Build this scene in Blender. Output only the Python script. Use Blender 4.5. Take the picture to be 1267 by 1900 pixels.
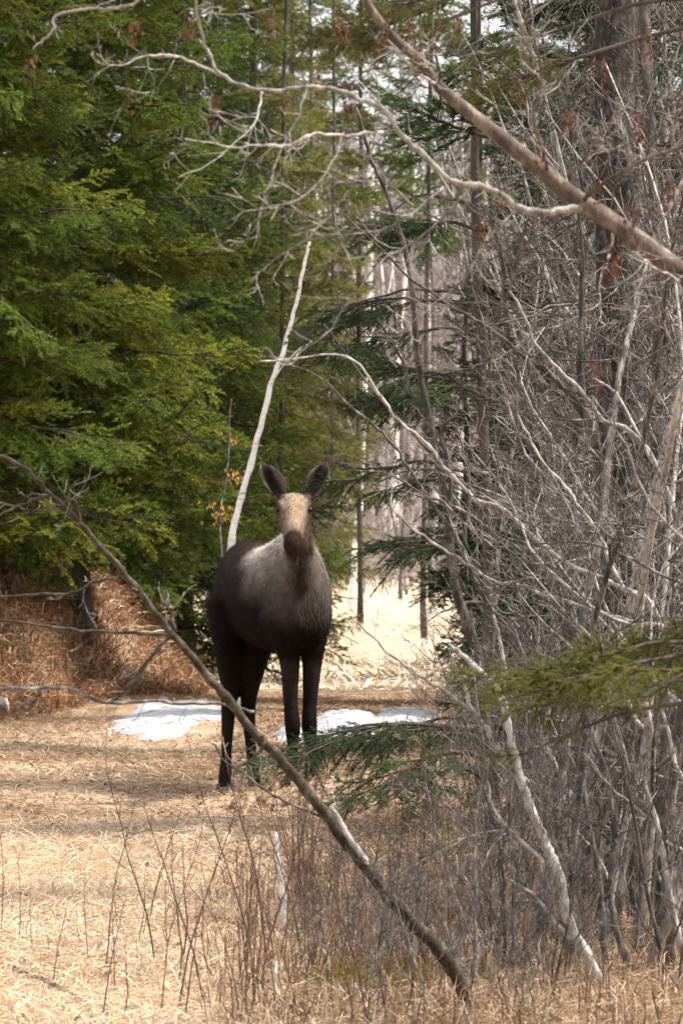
import bpy, bmesh, math, random
import numpy as np
from mathutils import Vector, Matrix

random.seed(7)
RNG = np.random.default_rng(11)
scene = bpy.context.scene
COL = scene.collection
for o in list(bpy.data.objects):
    bpy.data.objects.remove(o)

# ------------------------------------------------------------------ camera
F = 9180.0            # focal length in photo pixels (photo 1267 x 1900)
HOR = 985.0           # photo row of the horizon
EYE = 1.6
cam_d = bpy.data.cameras.new('camera')
cam = bpy.data.objects.new('camera', cam_d)
COL.objects.link(cam)
cam.location = (0, 0, EYE)
cam.rotation_euler = (math.radians(90), 0, 0)
cam_d.sensor_fit = 'VERTICAL'
cam_d.sensor_height = 36.0
cam_d.lens = 36.0 * F / 1900.0
cam_d.shift_y = (HOR - 950.0) / 1900.0
cam_d.clip_start = 0.5
cam_d.clip_end = 5000
cam_d.dof.use_dof = True
cam_d.dof.focus_distance = 25.0
cam_d.dof.aperture_fstop = 12.0
scene.camera = cam

# ------------------------------------------------------------------ light
SUN_ELEV, SUN_AZ = 60.0, 88.0        # azimuth clockwise from +Y (view direction); negative = left
world = bpy.data.worlds.new('World')
scene.world = world
world.use_nodes = True
wn = world.node_tree.nodes
sky = wn.new('ShaderNodeTexSky')
sky.sky_type = 'NISHITA'
sky.sun_disc = False
sky.sun_elevation = math.radians(SUN_ELEV)
sky.sun_rotation = math.radians(SUN_AZ)
sky.dust_density = 7.0
sky.air_density = 1.0
bg = wn['Background']
bg.inputs['Strength'].default_value = 0.13
veil = wn.new('ShaderNodeMix'); veil.data_type = 'RGBA'; veil.inputs[0].default_value = 0.55      # even thin white overcast
veil.inputs[7].default_value = (6.6, 6.7, 6.9, 1)
world.node_tree.links.new(sky.outputs['Color'], veil.inputs[6])
world.node_tree.links.new(veil.outputs[2], bg.inputs['Color'])
sun_d = bpy.data.lights.new('sun', 'SUN')
sun_d.energy = 4.2
sun_d.angle = math.radians(3)
sun_d.color = (1.0, 0.94, 0.85)
sun = bpy.data.objects.new('sun', sun_d)
COL.objects.link(sun)
_a, _e = math.radians(SUN_AZ), math.radians(SUN_ELEV)
to_sun = Vector((math.sin(_a) * math.cos(_e), math.cos(_a) * math.cos(_e), math.sin(_e)))
sun.rotation_euler = to_sun.to_track_quat('Z', 'Y').to_euler()
sun.location = (0, 0, 30)
vs = scene.view_settings
vs.view_transform = 'Standard'
vs.look = 'None'
vs.exposure = 1.0
vs.gamma = 1.0
vs.use_curve_mapping = False
scene.cycles.max_bounces = 4
scene.cycles.diffuse_bounces = 2
scene.cycles.glossy_bounces = 1
scene.cycles.transmission_bounces = 3
scene.render.resolution_x, scene.render.resolution_y = 682, 1024

# ------------------------------------------------------------------ helpers
def sstep(t):
    t = np.clip(t, 0, 1)
    return t * t * (3 - 2 * t)

def ground_h(x, y):
    x = np.asarray(x, float); y = np.asarray(y, float)
    h = 0.02 * np.sin(1.3 * x + 0.5 * y) + 0.018 * np.sin(0.9 * y - 1.7 * x + 1.0) + 0.01 * np.sin(3.1 * x + 2.3 * y)
    h = h * np.clip((y - 8) / 10, 0.2, 1)
    near = np.exp(-((x + 0.3) ** 2 + (y - 30) ** 2) / 6.0)
    h = h * (1 - 0.9 * near)
    h = h + 0.16 * np.exp(-(((x - 0.25) / 0.75) ** 2 + ((y - 29.2) / 0.9) ** 2)) - 0.045 * np.exp(-(((x + 0.75) / 0.6) ** 2 + ((y - 30.7) / 0.7) ** 2))
    foot = 42.0 + 5.5 * sstep((x + 3.0) / 1.1)
    bank = 0.95 * sstep((-1.25 - x) / 1.3) * sstep((y - foot) / 4.0) * (1 - 0.6 * sstep((y - 75) / 20))
    h = h + bank
    h = h + 17.0 * sstep((y - 143) / 115.0) + 8.0 * sstep((y - 240) / 250.0)
    return h

def gz(x, y):
    return float(ground_h(x, y))

def P(px, py, Y):
    return np.array(((px - 633.5) / F * Y, Y, EYE + (HOR - py) / F * Y))

def PX(px, Y):
    return (px - 633.5) / F * Y

def tag(o, label=None, cat=None, group=None, kind=None):
    if label: o['label'] = label
    if cat: o['category'] = cat
    if group: o['group'] = group
    if kind: o['kind'] = kind
    return o

def empty(name, loc=(0, 0, 0), rz=0.0, sc=1.0):
    o = bpy.data.objects.new(name, None)
    o.empty_display_size = 0.1
    COL.objects.link(o)
    o.location = loc
    o.rotation_euler = (0, 0, rz)
    o.scale = (sc, sc, sc)
    return o

def link(name, mesh, parent=None):
    o = bpy.data.objects.new(name, mesh)
    COL.objects.link(o)
    if parent is not None:
        o.parent = parent
    return o

def mesh_np(name, V, faces, mat, col=None, smooth=True):
    """V (n,3); faces: list of int arrays (m,3) or (m,4)."""
    me = bpy.data.meshes.new(name)
    V = np.ascontiguousarray(V, dtype=np.float32)
    me.vertices.add(len(V))
    me.vertices.foreach_set('co', V.ravel())
    faces = [np.asarray(f, dtype=np.int32) for f in faces if len(f)]
    nl = sum(f.size for f in faces); nf = sum(len(f) for f in faces)
    me.loops.add(nl)
    me.polygons.add(nf)
    me.loops.foreach_set('vertex_index', np.concatenate([f.ravel() for f in faces]))
    tot = np.concatenate([np.full(len(f), f.shape[1], np.int32) for f in faces])
    start = np.concatenate([[0], np.cumsum(tot)[:-1]]).astype(np.int32)
    me.polygons.foreach_set('loop_start', start)
    me.polygons.foreach_set('loop_total', tot)
    me.polygons.foreach_set('use_smooth', np.full(nf, smooth))
    if col is not None:
        col = np.asarray(col, np.float32)
        a = me.color_attributes.new('col', 'FLOAT_COLOR', 'POINT')
        c4 = np.ones((len(V), 4), np.float32); c4[:, :3] = col
        a.data.foreach_set('color', c4.ravel())
    me.update(calc_edges=True)
    me.validate()
    if mat is not None:
        me.materials.append(mat)
    return me

def smoothline(pts, n=6):
    """Catmull-Rom through pts (k,d)"""
    p = np.asarray(pts, float)
    if len(p) < 3:
        t = np.linspace(0, 1, n + 1)[:, None]
        return p[0] * (1 - t) + p[-1] * t
    q = np.vstack([2 * p[0] - p[1], p, 2 * p[-1] - p[-2]])
    out = []
    for i in range(1, len(q) - 2):
        a, b, c, d = q[i - 1], q[i], q[i + 1], q[i + 2]
        t = np.linspace(0, 1, n, endpoint=False)[:, None]
        out.append(0.5 * (2 * b + (c - a) * t + (2 * a - 5 * b + 4 * c - d) * t ** 2 + (3 * b - a - 3 * c + d) * t ** 3))
    out.append(p[-1][None])
    return np.vstack(out)

class Tubes:
    def __init__(self):
        self.V, self.Q, self.T, self.C, self.n = [], [], [], [], 0
    def tube(self, pts, rad, k=5, col=(1, 1, 1), wob=0.0):
        pts = np.asarray(pts, float); m = len(pts)
        rad = np.broadcast_to(np.asarray(rad, float), (m,))
        t = np.gradient(pts, axis=0)
        t /= np.linalg.norm(t, axis=1)[:, None] + 1e-9
        mean = pts[-1] - pts[0]
        ref = np.zeros(3); ref[np.argmin(np.abs(mean))] = 1.0
        u = np.cross(t, ref); u /= np.linalg.norm(u, axis=1)[:, None] + 1e-9
        v = np.cross(t, u)
        a = np.linspace(0, 2 * np.pi, k, endpoint=False)
        rr = rad[:, None]
        if wob:
            rr = rr * (1 + wob * RNG.normal(size=(m, k)))
        else:
            rr = np.repeat(rr, k, 1)
        ring = pts[:, None, :] + rr[..., None] * (np.cos(a)[None, :, None] * u[:, None, :] + np.sin(a)[None, :, None] * v[:, None, :])
        self.V.append(ring.reshape(-1, 3))
        i = np.arange(m - 1)[:, None] * k; j = np.arange(k)[None, :]; j2 = (j + 1) % k
        q = np.stack([i + j, i + j2, i + k + j2, i + k + j], -1).reshape(-1, 4) + self.n
        self.Q.append(q)
        c0 = np.arange(1, k - 1)
        base = np.stack([np.zeros_like(c0), c0 + 1, c0], -1) + self.n
        tip = np.stack([np.zeros_like(c0), c0, c0 + 1], -1) + self.n + (m - 1) * k
        self.T += [base, tip]
        self.C.append(np.broadcast_to(np.asarray(col, float), (m * k, 3)))
        self.n += m * k
    def mesh(self, name, mat, smooth=True):
        return mesh_np(name, np.vstack(self.V), [np.vstack(self.Q), np.vstack(self.T)], mat, np.vstack(self.C), smooth)
    def build(self, name, mat, parent=None):
        return link(name, self.mesh(name, mat), parent)

# ------------------------------------------------------------------ materials
def new_mat(name):
    m = bpy.data.materials.new(name); m.use_nodes = True
    nt = m.node_tree; b = nt.nodes['Principled BSDF']
    b.inputs['Specular IOR Level'].default_value = 0.25
    return m, nt, b

def ramp(nt, stops):
    r = nt.nodes.new('ShaderNodeValToRGB')
    e = r.color_ramp.elements
    while len(e) < len(stops): e.new(0.5)
    for el, (p, c) in zip(e, stops):
        el.position = p; el.color = (*c, 1)
    return r

def noise(nt, scale, detail=4, rough=0.6, vec=None, coord='Object'):
    n = nt.nodes.new('ShaderNodeTexNoise')
    n.inputs['Scale'].default_value = scale
    n.inputs['Detail'].default_value = detail
    n.inputs['Roughness'].default_value = rough
    if vec is None:
        tc = nt.nodes.new('ShaderNodeTexCoord'); vec = tc.outputs[coord]
    nt.links.new(vec, n.inputs['Vector'])
    return n

def mult(nt, a, b, blend='MULTIPLY', fac=1.0):
    m = nt.nodes.new('ShaderNodeMix'); m.data_type = 'RGBA'; m.blend_type = blend
    m.inputs[0].default_value = fac
    for s, i in ((a, 6), (b, 7)):
        if isinstance(s, tuple): m.inputs[i].default_value = (*s, 1)
        else: nt.links.new(s, m.inputs[i])
    return m

def bark(name, c1, c2, c3, scale=9, stretch=0.25, bump=0.6, rough=0.85):
    m, nt, b = new_mat(name)
    tc = nt.nodes.new('ShaderNodeTexCoord')
    mp = nt.nodes.new('ShaderNodeMapping'); mp.inputs['Scale'].default_value = (1, 1, stretch)
    nt.links.new(tc.outputs['Object'], mp.inputs['Vector'])
    n1 = noise(nt, scale, 6, 0.65, mp.outputs['Vector'])
    r = ramp(nt, [(0.3, c1), (0.5, c2), (0.68, c3)])
    nt.links.new(n1.outputs['Fac'], r.inputs['Fac'])
    oi = nt.nodes.new('ShaderNodeObjectInfo')
    mr = nt.nodes.new('ShaderNodeMapRange'); mr.inputs[3].default_value = 0.75; mr.inputs[4].default_value = 1.25
    nt.links.new(oi.outputs['Random'], mr.inputs[0])
    at = nt.nodes.new('ShaderNodeAttribute'); at.attribute_name = 'col'
    m1 = mult(nt, r.outputs['Color'], at.outputs['Color'])
    m2 = mult(nt, m1.outputs[2], mr.outputs[0])
    nt.links.new(m2.outputs[2], b.inputs['Base Color'])
    b.inputs['Roughness'].default_value = rough
    n2 = noise(nt, scale * 5, 5, 0.7, mp.outputs['Vector'])
    bp = nt.nodes.new('ShaderNodeBump'); bp.inputs['Strength'].default_value = bump; bp.inputs['Distance'].default_value = 0.01
    nt.links.new(n2.outputs['Fac'], bp.inputs['Height'])
    nt.links.new(bp.outputs['Normal'], b.inputs['Normal'])
    return m

def leafy(name, transl=0.3, var=(0.7, 1.3), rough=0.6):
    """colour attribute, varied per object, with some light passing through"""
    m, nt, b = new_mat(name)
    at = nt.nodes.new('ShaderNodeAttribute'); at.attribute_name = 'col'
    oi = nt.nodes.new('ShaderNodeObjectInfo')
    mr = nt.nodes.new('ShaderNodeMapRange'); mr.inputs[3].default_value = var[0]; mr.inputs[4].default_value = var[1]
    nt.links.new(oi.outputs['Random'], mr.inputs[0])
    m1 = mult(nt, at.outputs['Color'], mr.outputs[0])
    nt.links.new(m1.outputs[2], b.inputs['Base Color'])
    b.inputs['Roughness'].default_value = rough
    tr = nt.nodes.new('ShaderNodeBsdfTranslucent')
    nt.links.new(m1.outputs[2], tr.inputs['Color'])
    mx = nt.nodes.new('ShaderNodeMixShader'); mx.inputs[0].default_value = transl
    nt.links.new(b.outputs[0], mx.inputs[1]); nt.links.new(tr.outputs[0], mx.inputs[2])
    nt.links.new(mx.outputs[0], nt.nodes['Material Output'].inputs['Surface'])
    return m

M = {}
M['fir_bark'] = bark('fir_bark', (0.035, 0.028, 0.024), (0.075, 0.062, 0.052), (0.16, 0.145, 0.125), 12, 0.3, 0.9)
M['old_bark'] = bark('old_bark', (0.018, 0.014, 0.012), (0.060, 0.050, 0.044), (0.20, 0.185, 0.165), 30, 0.5, 1.0)
M['grey_bark'] = bark('grey_bark', (0.036, 0.030, 0.027), (0.115, 0.101, 0.092), (0.40, 0.37, 0.345), 24, 0.4, 0.6)
M['pale_bark'] = bark('pale_bark', (0.10, 0.088, 0.078), (0.35, 0.325, 0.295), (0.64, 0.61, 0.57), 30, 0.5, 0.7)
M['brown_bark'] = bark('brown_bark', (0.036, 0.029, 0.025), (0.095, 0.078, 0.068), (0.26, 0.225, 0.195), 18, 0.4, 0.6)
M['lean_bark'] = bark('lean_bark', (0.030, 0.022, 0.015), (0.085, 0.066, 0.045), (0.22, 0.185, 0.135), 26, 0.8, 1.0)
M['twig'] = bark('twig', (0.032, 0.026, 0.024), (0.092, 0.078, 0.070), (0.42, 0.385, 0.355), 10, 1, 0.2)
M['weed'] = bark('weed', (0.06, 0.033, 0.022), (0.15, 0.085, 0.058), (0.30, 0.20, 0.14), 12, 1, 0.2)
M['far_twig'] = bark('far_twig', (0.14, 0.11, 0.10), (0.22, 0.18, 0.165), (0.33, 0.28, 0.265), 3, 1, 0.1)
M['needle'] = leafy('needle', 0.36, (0.6, 1.45))
M['dead_leaf'] = leafy('dead_leaf', 0.35, (0.8, 1.2))
M['straw'] = leafy('straw', 0.25, (1, 1.001), 0.8)
M['eye'] = new_mat('eye')[0]
M['eye'].node_tree.nodes['Principled BSDF'].inputs['Base Color'].default_value = (0.01, 0.007, 0.005, 1)
M['eye'].node_tree.nodes['Principled BSDF'].inputs['Roughness'].default_value = 0.3
m, nt, b = new_mat('hoof')
n = noise(nt, 40); r = ramp(nt, [(0.3, (0.012, 0.011, 0.012)), (0.7, (0.045, 0.042, 0.045))])
nt.links.new(n.outputs['Fac'], r.inputs['Fac']); nt.links.new(r.outputs['Color'], b.inputs['Base Color'])
b.inputs['Roughness'].default_value = 0.45
M['hoof'] = m
# birch: white paper bark with dark lenticels and scars
m, nt, b = new_mat('birch_bark')
tc = nt.nodes.new('ShaderNodeTexCoord')
mp = nt.nodes.new('ShaderNodeMapping'); mp.inputs['Scale'].default_value = (3, 3, 14)
nt.links.new(tc.outputs['Object'], mp.inputs['Vector'])
n1 = noise(nt, 1.6, 5, 0.6, mp.outputs['Vector'])
r = ramp(nt, [(0.28, (0.06, 0.05, 0.042)), (0.36, (0.62, 0.58, 0.53)), (0.55, (0.84, 0.81, 0.77))])
nt.links.new(n1.outputs['Fac'], r.inputs['Fac']); nt.links.new(r.outputs['Color'], b.inputs['Base Color'])
b.inputs['Roughness'].default_value = 0.7
M['birch_bark'] = m
# ground: matted straw, needle litter, earth
m, nt, b = new_mat('ground')
tc = nt.nodes.new('ShaderNodeTexCoord')
n1 = noise(nt, 0.55, 5, 0.6); n2 = noise(nt, 9, 6, 0.7); n3 = noise(nt, 60, 4, 0.7)
r1 = ramp(nt, [(0.36, (0.13, 0.085, 0.05)), (0.5, (0.36, 0.255, 0.17)), (0.64, (0.56, 0.43, 0.31))])
r2 = ramp(nt, [(0.25, (0.55, 0.5, 0.45)), (0.6, (1.05, 1.0, 0.95))])
nt.links.new(n1.outputs['Fac'], r1.inputs['Fac']); nt.links.new(n2.outputs['Fac'], r2.inputs['Fac'])
mm = mult(nt, r1.outputs['Color'], r2.outputs['Color'])
# the open meadow beyond the trees is cured pale grass
sx = nt.nodes.new('ShaderNodeSeparateXYZ'); nt.links.new(tc.outputs['Object'], sx.inputs[0])
mr = nt.nodes.new('ShaderNodeMapRange'); mr.inputs[1].default_value = 48; mr.inputs[2].default_value = 60
nt.links.new(sx.outputs['Y'], mr.inputs[0])
mr2 = nt.nodes.new('ShaderNodeMapRange'); mr2.inputs[1].default_value = 165; mr2.inputs[2].default_value = 145
nt.links.new(sx.outputs['Y'], mr2.inputs[0])
mu = nt.nodes.new('ShaderNodeMath'); mu.operation = 'MULTIPLY'
nt.links.new(mr.outputs[0], mu.inputs[0]); nt.links.new(mr2.outputs[0], mu.inputs[1])
r3 = ramp(nt, [(0.3, (0.54, 0.44, 0.32)), (0.6, (0.70, 0.60, 0.46))])
nt.links.new(n2.outputs['Fac'], r3.inputs['Fac'])
mx = mult(nt, mm.outputs[2], r3.outputs['Color'], 'MIX'); nt.links.new(mu.outputs[0], mx.inputs[0])
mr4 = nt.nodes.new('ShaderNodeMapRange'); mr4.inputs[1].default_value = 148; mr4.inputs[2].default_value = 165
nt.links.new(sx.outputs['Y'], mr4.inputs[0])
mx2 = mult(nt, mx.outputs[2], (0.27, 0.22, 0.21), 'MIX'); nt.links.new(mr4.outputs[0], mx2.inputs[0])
nt.links.new(mx2.outputs[2], b.inputs['Base Color'])
b.inputs['Roughness'].default_value = 0.95
bp = nt.nodes.new('ShaderNodeBump'); bp.inputs['Strength'].default_value = 0.8; bp.inputs['Distance'].default_value = 0.03
nt.links.new(n3.outputs['Fac'], bp.inputs['Height']); nt.links.new(bp.outputs['Normal'], b.inputs['Normal'])
M['ground'] = m
# old snow with brown debris; shade is put into its grey-blue colour
m, nt, b = new_mat('snow')
n1 = noise(nt, 6, 6, 0.7); r = ramp(nt, [(0.36, (0.17, 0.13, 0.09)), (0.44, (0.30, 0.31, 0.33)), (0.72, (0.46, 0.48, 0.52))])
nt.links.new(n1.outputs['Fac'], r.inputs['Fac']); nt.links.new(r.outputs['Color'], b.inputs['Base Color'])
b.inputs['Roughness'].default_value = 0.6
n2 = noise(nt, 25, 4, 0.6); bp = nt.nodes.new('ShaderNodeBump'); bp.inputs['Strength'].default_value = 0.5; bp.inputs['Distance'].default_value = 0.02
nt.links.new(n2.outputs['Fac'], bp.inputs['Height']); nt.links.new(bp.outputs['Normal'], b.inputs['Normal'])
M['snow'] = m
# moose hide and hair: colour attribute with fine mottling
m, nt, b = new_mat('moose_hide')
at = nt.nodes.new('ShaderNodeAttribute'); at.attribute_name = 'col'
n1 = noise(nt, 16, 8, 0.75); r = ramp(nt, [(0.3, (0.5, 0.5, 0.5)), (0.7, (1.4, 1.37, 1.34))])
nt.links.new(n1.outputs['Fac'], r.inputs['Fac'])
mm = mult(nt, at.outputs['Color'], r.outputs['Color']); nt.links.new(mm.outputs[2], b.inputs['Base Color'])
b.inputs['Roughness'].default_value = 0.8
bp = nt.nodes.new('ShaderNodeBump'); bp.inputs['Strength'].default_value = 0.4; bp.inputs['Distance'].default_value = 0.01
nt.links.new(n1.outputs['Fac'], bp.inputs['Height']); nt.links.new(bp.outputs['Normal'], b.inputs['Normal'])
b.inputs['Specular IOR Level'].default_value = 0.04
M['hide'] = m

# ------------------------------------------------------------------ ground
def spaced(*segs):
    return np.unique(np.round(np.concatenate([np.arange(a, b_, s) for a, b_, s in segs]), 4))
gx = spaced((-1500, -100, 200), (-100, -12, 6), (-12, 12, 0.2), (12, 100, 6), (100, 1501, 200))
gy = spaced((-300, -20, 40), (-20, 10, 2), (10, 60, 0.2), (60, 160, 1.5), (160, 500, 8), (500, 2501, 200))
GX, GY = np.meshgrid(gx, gy)
GV = np.stack([GX, GY, ground_h(GX, GY)], -1).reshape(-1, 3)
nx = len(gx); ii, jj = np.meshgrid(np.arange(nx - 1), np.arange(len(gy) - 1))
k0 = (jj * nx + ii).ravel()
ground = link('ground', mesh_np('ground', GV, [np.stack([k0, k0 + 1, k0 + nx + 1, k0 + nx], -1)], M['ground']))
tag(ground, kind='structure', label='straw and needle covered forest ground opening into a pale meadow')

SNOW = [(205, 425, 1302, 1368), (585, 705, 1320, 1388), (690, 830, 1312, 1350), (512, 566, 1352, 1374)]
def off_snow(x, y):
    px = 633.5 + x / y * F; py = HOR + EYE / y * F
    k = np.ones(len(x), bool)
    for a, b_, c, d in SNOW:
        q = ((px - (a + b_) / 2) / ((b_ - a) / 2 - 4)) ** 2 + ((py - ((c + d) / 2 + 3)) / ((d - c) / 2 + 3)) ** 2
        k &= (q > 1.0) | (RNG.random(len(x)) < .10)
    return x[k], y[k]

def wedge(n, y0, y1, pxa, pxb, power=1.0):
    """random ground points inside a range of photo columns"""
    t = RNG.random(n) ** power
    y = y0 + (y1 - y0) * t
    px = pxa + (pxb - pxa) * RNG.random(n)
    return off_snow((px - 633.5) / F * y, y)

def blades(x, y, length, width, lay, cols, zoff=0.0, curl=0.3):
    """bent two-segment blades; lay 0 = upright, 1 = lying flat"""
    n = len(x)
    z = ground_h(x, y) + zoff
    az = RNG.random(n) * 2 * np.pi
    el = (1 - lay) * (np.pi / 2) + RNG.normal(0, 0.16, n)
    el = np.clip(el, 0.02, 1.6)
    d = np.stack([np.cos(az) * np.cos(el), np.sin(az) * np.cos(el), np.sin(el)], -1)
    side = np.stack([-np.sin(az), np.cos(az), np.zeros(n)], -1)
    side = side + RNG.normal(0, 0.5, (n, 3)); side /= np.linalg.norm(side, axis=1)[:, None]
    p0 = np.stack([x, y, z], -1)
    L = length[:, None]; W = width[:, None] * 0.5
    p1 = p0 + d * L * 0.55
    d2 = d + np.stack([0.3 * RNG.normal(size=n), 0.3 * RNG.normal(size=n), -curl * np.ones(n)], -1)
    p2 = p1 + d2 * L * 0.45
    p2[:, 2] = np.maximum(p2[:, 2], z - zoff + 0.004)
    V = np.stack([p0 - side * W, p0 + side * W, p1 + side * W * 0.9, p1 - side * W * 0.9, p2], 1).reshape(-1, 3)
    i = np.arange(n) * 5
    Q = np.stack([i, i + 1, i + 2, i + 3], -1); T = np.stack([i + 3, i + 2, i + 4], -1)
    C = np.repeat(cols, 5, 0)
    return V, Q, T, C

def pick_cols(n, palette, jit=0.18):
    pal = np.array(palette)
    c = pal[RNG.integers(0, len(pal), n)]
    return c * (1 + jit * RNG.normal(size=(n, 1))).clip(0.4, 1.7)

def patch(x, y, sc, seed):
    return 0.5 + 0.25 * (np.sin(x * sc + seed) + np.sin(y * sc * 0.6 + 2.1 * seed + 0.7 * x * sc)) 

STRAW = [(0.66, 0.51, 0.37), (0.57, 0.42, 0.285), (0.74, 0.61, 0.47), (0.42, 0.29, 0.19), (0.56, 0.45, 0.29)]
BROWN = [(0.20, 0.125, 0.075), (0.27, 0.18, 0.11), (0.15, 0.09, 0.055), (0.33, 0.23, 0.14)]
def merge(parts):
    V, Q, T, C, o = [], [], [], [], 0
    for v, q, t, c in parts:
        V.append(v); Q.append(q + o); T.append(t + o); C.append(c); o += len(v)
    return np.vstack(V), [np.vstack(Q), np.vstack(T)], np.vstack(C)

# matted dry grass on the path
parts = []
x, y = wedge(110000, 13, 27, -250, 1500, 0.8)
parts.append(blades(x, y, RNG.uniform(0.06, 0.2, len(x)), RNG.uniform(0.002, 0.005, len(x)), RNG.uniform(0.72, 1.0, len(x)), np.where((RNG.random(len(x)) < .65 * sstep(((633.5 + x / y * F) - 420) / 300))[:, None], pick_cols(len(x), BROWN), pick_cols(len(x), STRAW)), 0.004))
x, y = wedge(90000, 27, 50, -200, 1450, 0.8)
mixb = (patch(x, y, 1.6, 1.0) + 0.25 * RNG.normal(size=len(x)) > 0.27)[:, None]  # more brown litter tones on this stretch: tree shade put into the colour
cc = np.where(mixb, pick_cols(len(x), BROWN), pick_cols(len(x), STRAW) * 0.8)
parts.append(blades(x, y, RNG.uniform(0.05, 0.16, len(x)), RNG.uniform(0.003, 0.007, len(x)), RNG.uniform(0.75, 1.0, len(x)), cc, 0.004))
x, y = wedge(70000, 49, 150, -100, 1350, 1.0)
parts.append(blades(x, y, RNG.uniform(0.12, 0.4, len(x)), RNG.uniform(0.012, 0.03, len(x)), RNG.uniform(0.6, 1.0, len(x)), pick_cols(len(x), [(0.70, 0.60, 0.46), (0.76, 0.67, 0.53), (0.60, 0.49, 0.36)], 0.12), 0.0))
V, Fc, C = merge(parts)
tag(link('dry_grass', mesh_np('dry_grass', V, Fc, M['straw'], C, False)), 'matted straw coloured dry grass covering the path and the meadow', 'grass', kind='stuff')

# upright grass at the near edge and in the thicket
parts = []
x, y = wedge(6500, 13.5, 23, 380, 1400, 1.0)
parts.append(blades(x, y, RNG.uniform(0.05, 0.28, len(x)), RNG.uniform(0.003, 0.006, len(x)), RNG.uniform(0.05, 0.6, len(x)), pick_cols(len(x), STRAW[:2] + BROWN + BROWN), 0.0, 0.6))
x, y = wedge(6000, 22, 48, 780, 1400, 1.0)
parts.append(blades(x, y, RNG.uniform(0.1, 0.45, len(x)), RNG.uniform(0.003, 0.007, len(x)), RNG.uniform(0.1, 0.7, len(x)), pick_cols(len(x), STRAW[:2] + BROWN + BROWN), 0.0, 0.6))
x, y = wedge(2500, 15, 24, -100, 330, 1.0)
parts.append(blades(x, y, RNG.uniform(0.05, 0.16, len(x)), RNG.uniform(0.003, 0.005, len(x)), RNG.uniform(0.2, 0.8, len(x)), pick_cols(len(x), STRAW + [(0.40, 0.38, 0.16)]), 0.0, 0.6))
V, Fc, C = merge(parts)
tag(link('standing_grass', mesh_np('standing_grass', V, Fc, M['straw'], C, False)), 'thin upright dead grass among the weeds and under the saplings', 'grass', kind='stuff')

# leaf litter under the thicket and on the near ground
x, y = wedge(26000, 13.5, 45, 420, 1450, 0.9)
x2, y2 = wedge(2200, 14, 40, -150, 500, 0.9)
x = np.r_[x, x2]; y = np.r_[y, y2]
V, Q, T, C = blades(x, y, RNG.uniform(0.025, 0.06, len(x)), RNG.uniform(0.012, 0.03, len(x)), RNG.uniform(0.6, 1.0, len(x)), pick_cols(len(x), BROWN + [(0.42, 0.31, 0.21)]), 0.01)
tag(link('leaf_litter', mesh_np('leaf_litter', V, [Q, T], M['straw'], C, False)), 'brown fallen leaves scattered under the bare saplings', 'leaf litter', kind='stuff')

# dead bracken on the left bank
n = 75000
px = RNG.uniform(-250, 395, n); y = RNG.uniform(42, 56, n); x = (px - 633.5) / F * y
foot = 42.0 + 5.5 * sstep((x + 3.0) / 1.1)
keep = (y > foot - 1.0 - .4 * np.sin(x * 5)) & (x < -1.28 - 0.12 * RNG.random(n)); x, y = x[keep], y[keep]
hgt = 0.42 * patch(x, y, 2.2, 3.0).clip(0.05, 1) * RNG.random(len(x)) * sstep((-1.2 - x) / 0.8)
V, Q, T, C = blades(x, y, RNG.uniform(0.06, 0.26, len(x)), RNG.uniform(0.006, 0.018, len(x)), RNG.uniform(0.2, 1.0, len(x)),
                    pick_cols(len(x), [(0.30, 0.15, 0.075), (0.22, 0.105, 0.055), (0.38, 0.22, 0.12), (0.15, 0.075, 0.04), (0.34, 0.25, 0.16)], 0.25), 0.0, 0.9)
V = V.reshape(-1, 5, 3); V[:, :, 2] += hgt[:, None]; V = V.reshape(-1, 3)
tag(link('dead_bracken', mesh_np('dead_bracken', V, [Q, T], M['straw'], C, False)), 'rusty brown dead bracken heaped on the bank behind the snow', 'bracken', kind='stuff')

# snow patches
def snow_patch(pxa, pxb, pya, pyb, seed, label, thick=0.09):
    Y0 = EYE * F / (pyb - HOR); Y1 = EYE * F / (pya - HOR); Yc = 0.5 * (Y0 + Y1)
    cx = PX(0.5 * (pxa + pxb), Yc); rx = 0.5 * (pxb - pxa) / F * Yc; ry = 0.5 * (Y1 - Y0)
    rs = np.random.default_rng(seed); ph = rs.random(8) * 6.28
    na, nr = 144, 12
    a = np.linspace(0, 2 * np.pi, na, endpoint=False)
    rad = 1 + sum(0.13 / (k * 0.5 + 0.6) * np.sin((k + 1) * a + ph[k]) for k in range(1, 8)) + sum(0.05 * np.sin((k * 5 + 9) * a + ph[k] * 3) for k in range(4))
    t = np.linspace(0, 1, nr + 1)[1:]
    prof = thick * (1 - t ** 2.5)
    X = cx + rx * t[:, None] * rad * np.cos(a); Yy = Yc + ry * t[:, None] * rad * np.sin(a)
    Z = ground_h(X, Yy) + prof[:, None] * (0.7 + 0.28 * np.sin(X * 9 + seed + Yy) * np.sin(Yy * 2.3) + 0.14 * np.sin(X * 23 + Yy * 5)) - 0.012 * (t[:, None] > 0.99)
    V = np.vstack([[[cx, Yc, gz(cx, Yc) + thick]], np.stack([X, Yy, Z], -1).reshape(-1, 3)])
    V[:, :2] -= (cx, Yc); V[:, 2] -= gz(cx, Yc)
    j = np.arange(na); j2 = (j + 1) % na
    T = np.stack([np.zeros_like(j), 1 + j, 1 + j2], -1)
    Q = np.vstack([np.stack([1 + i * na + j, 1 + (i + 1) * na + j, 1 + (i + 1) * na + j2, 1 + i * na + j2], -1) for i in range(nr - 1)])
    o = link('snow_patch', mesh_np('snow_patch', V, [Q, T], M['snow']))
    o.location = (cx, Yc, gz(cx, Yc))
    tag(o, label, 'snow', 'melting snow patches')
snow_patch(205, 425, 1302, 1368, 1, 'long melting snow patch at the foot of the brown bracken bank', 0.045)
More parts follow.
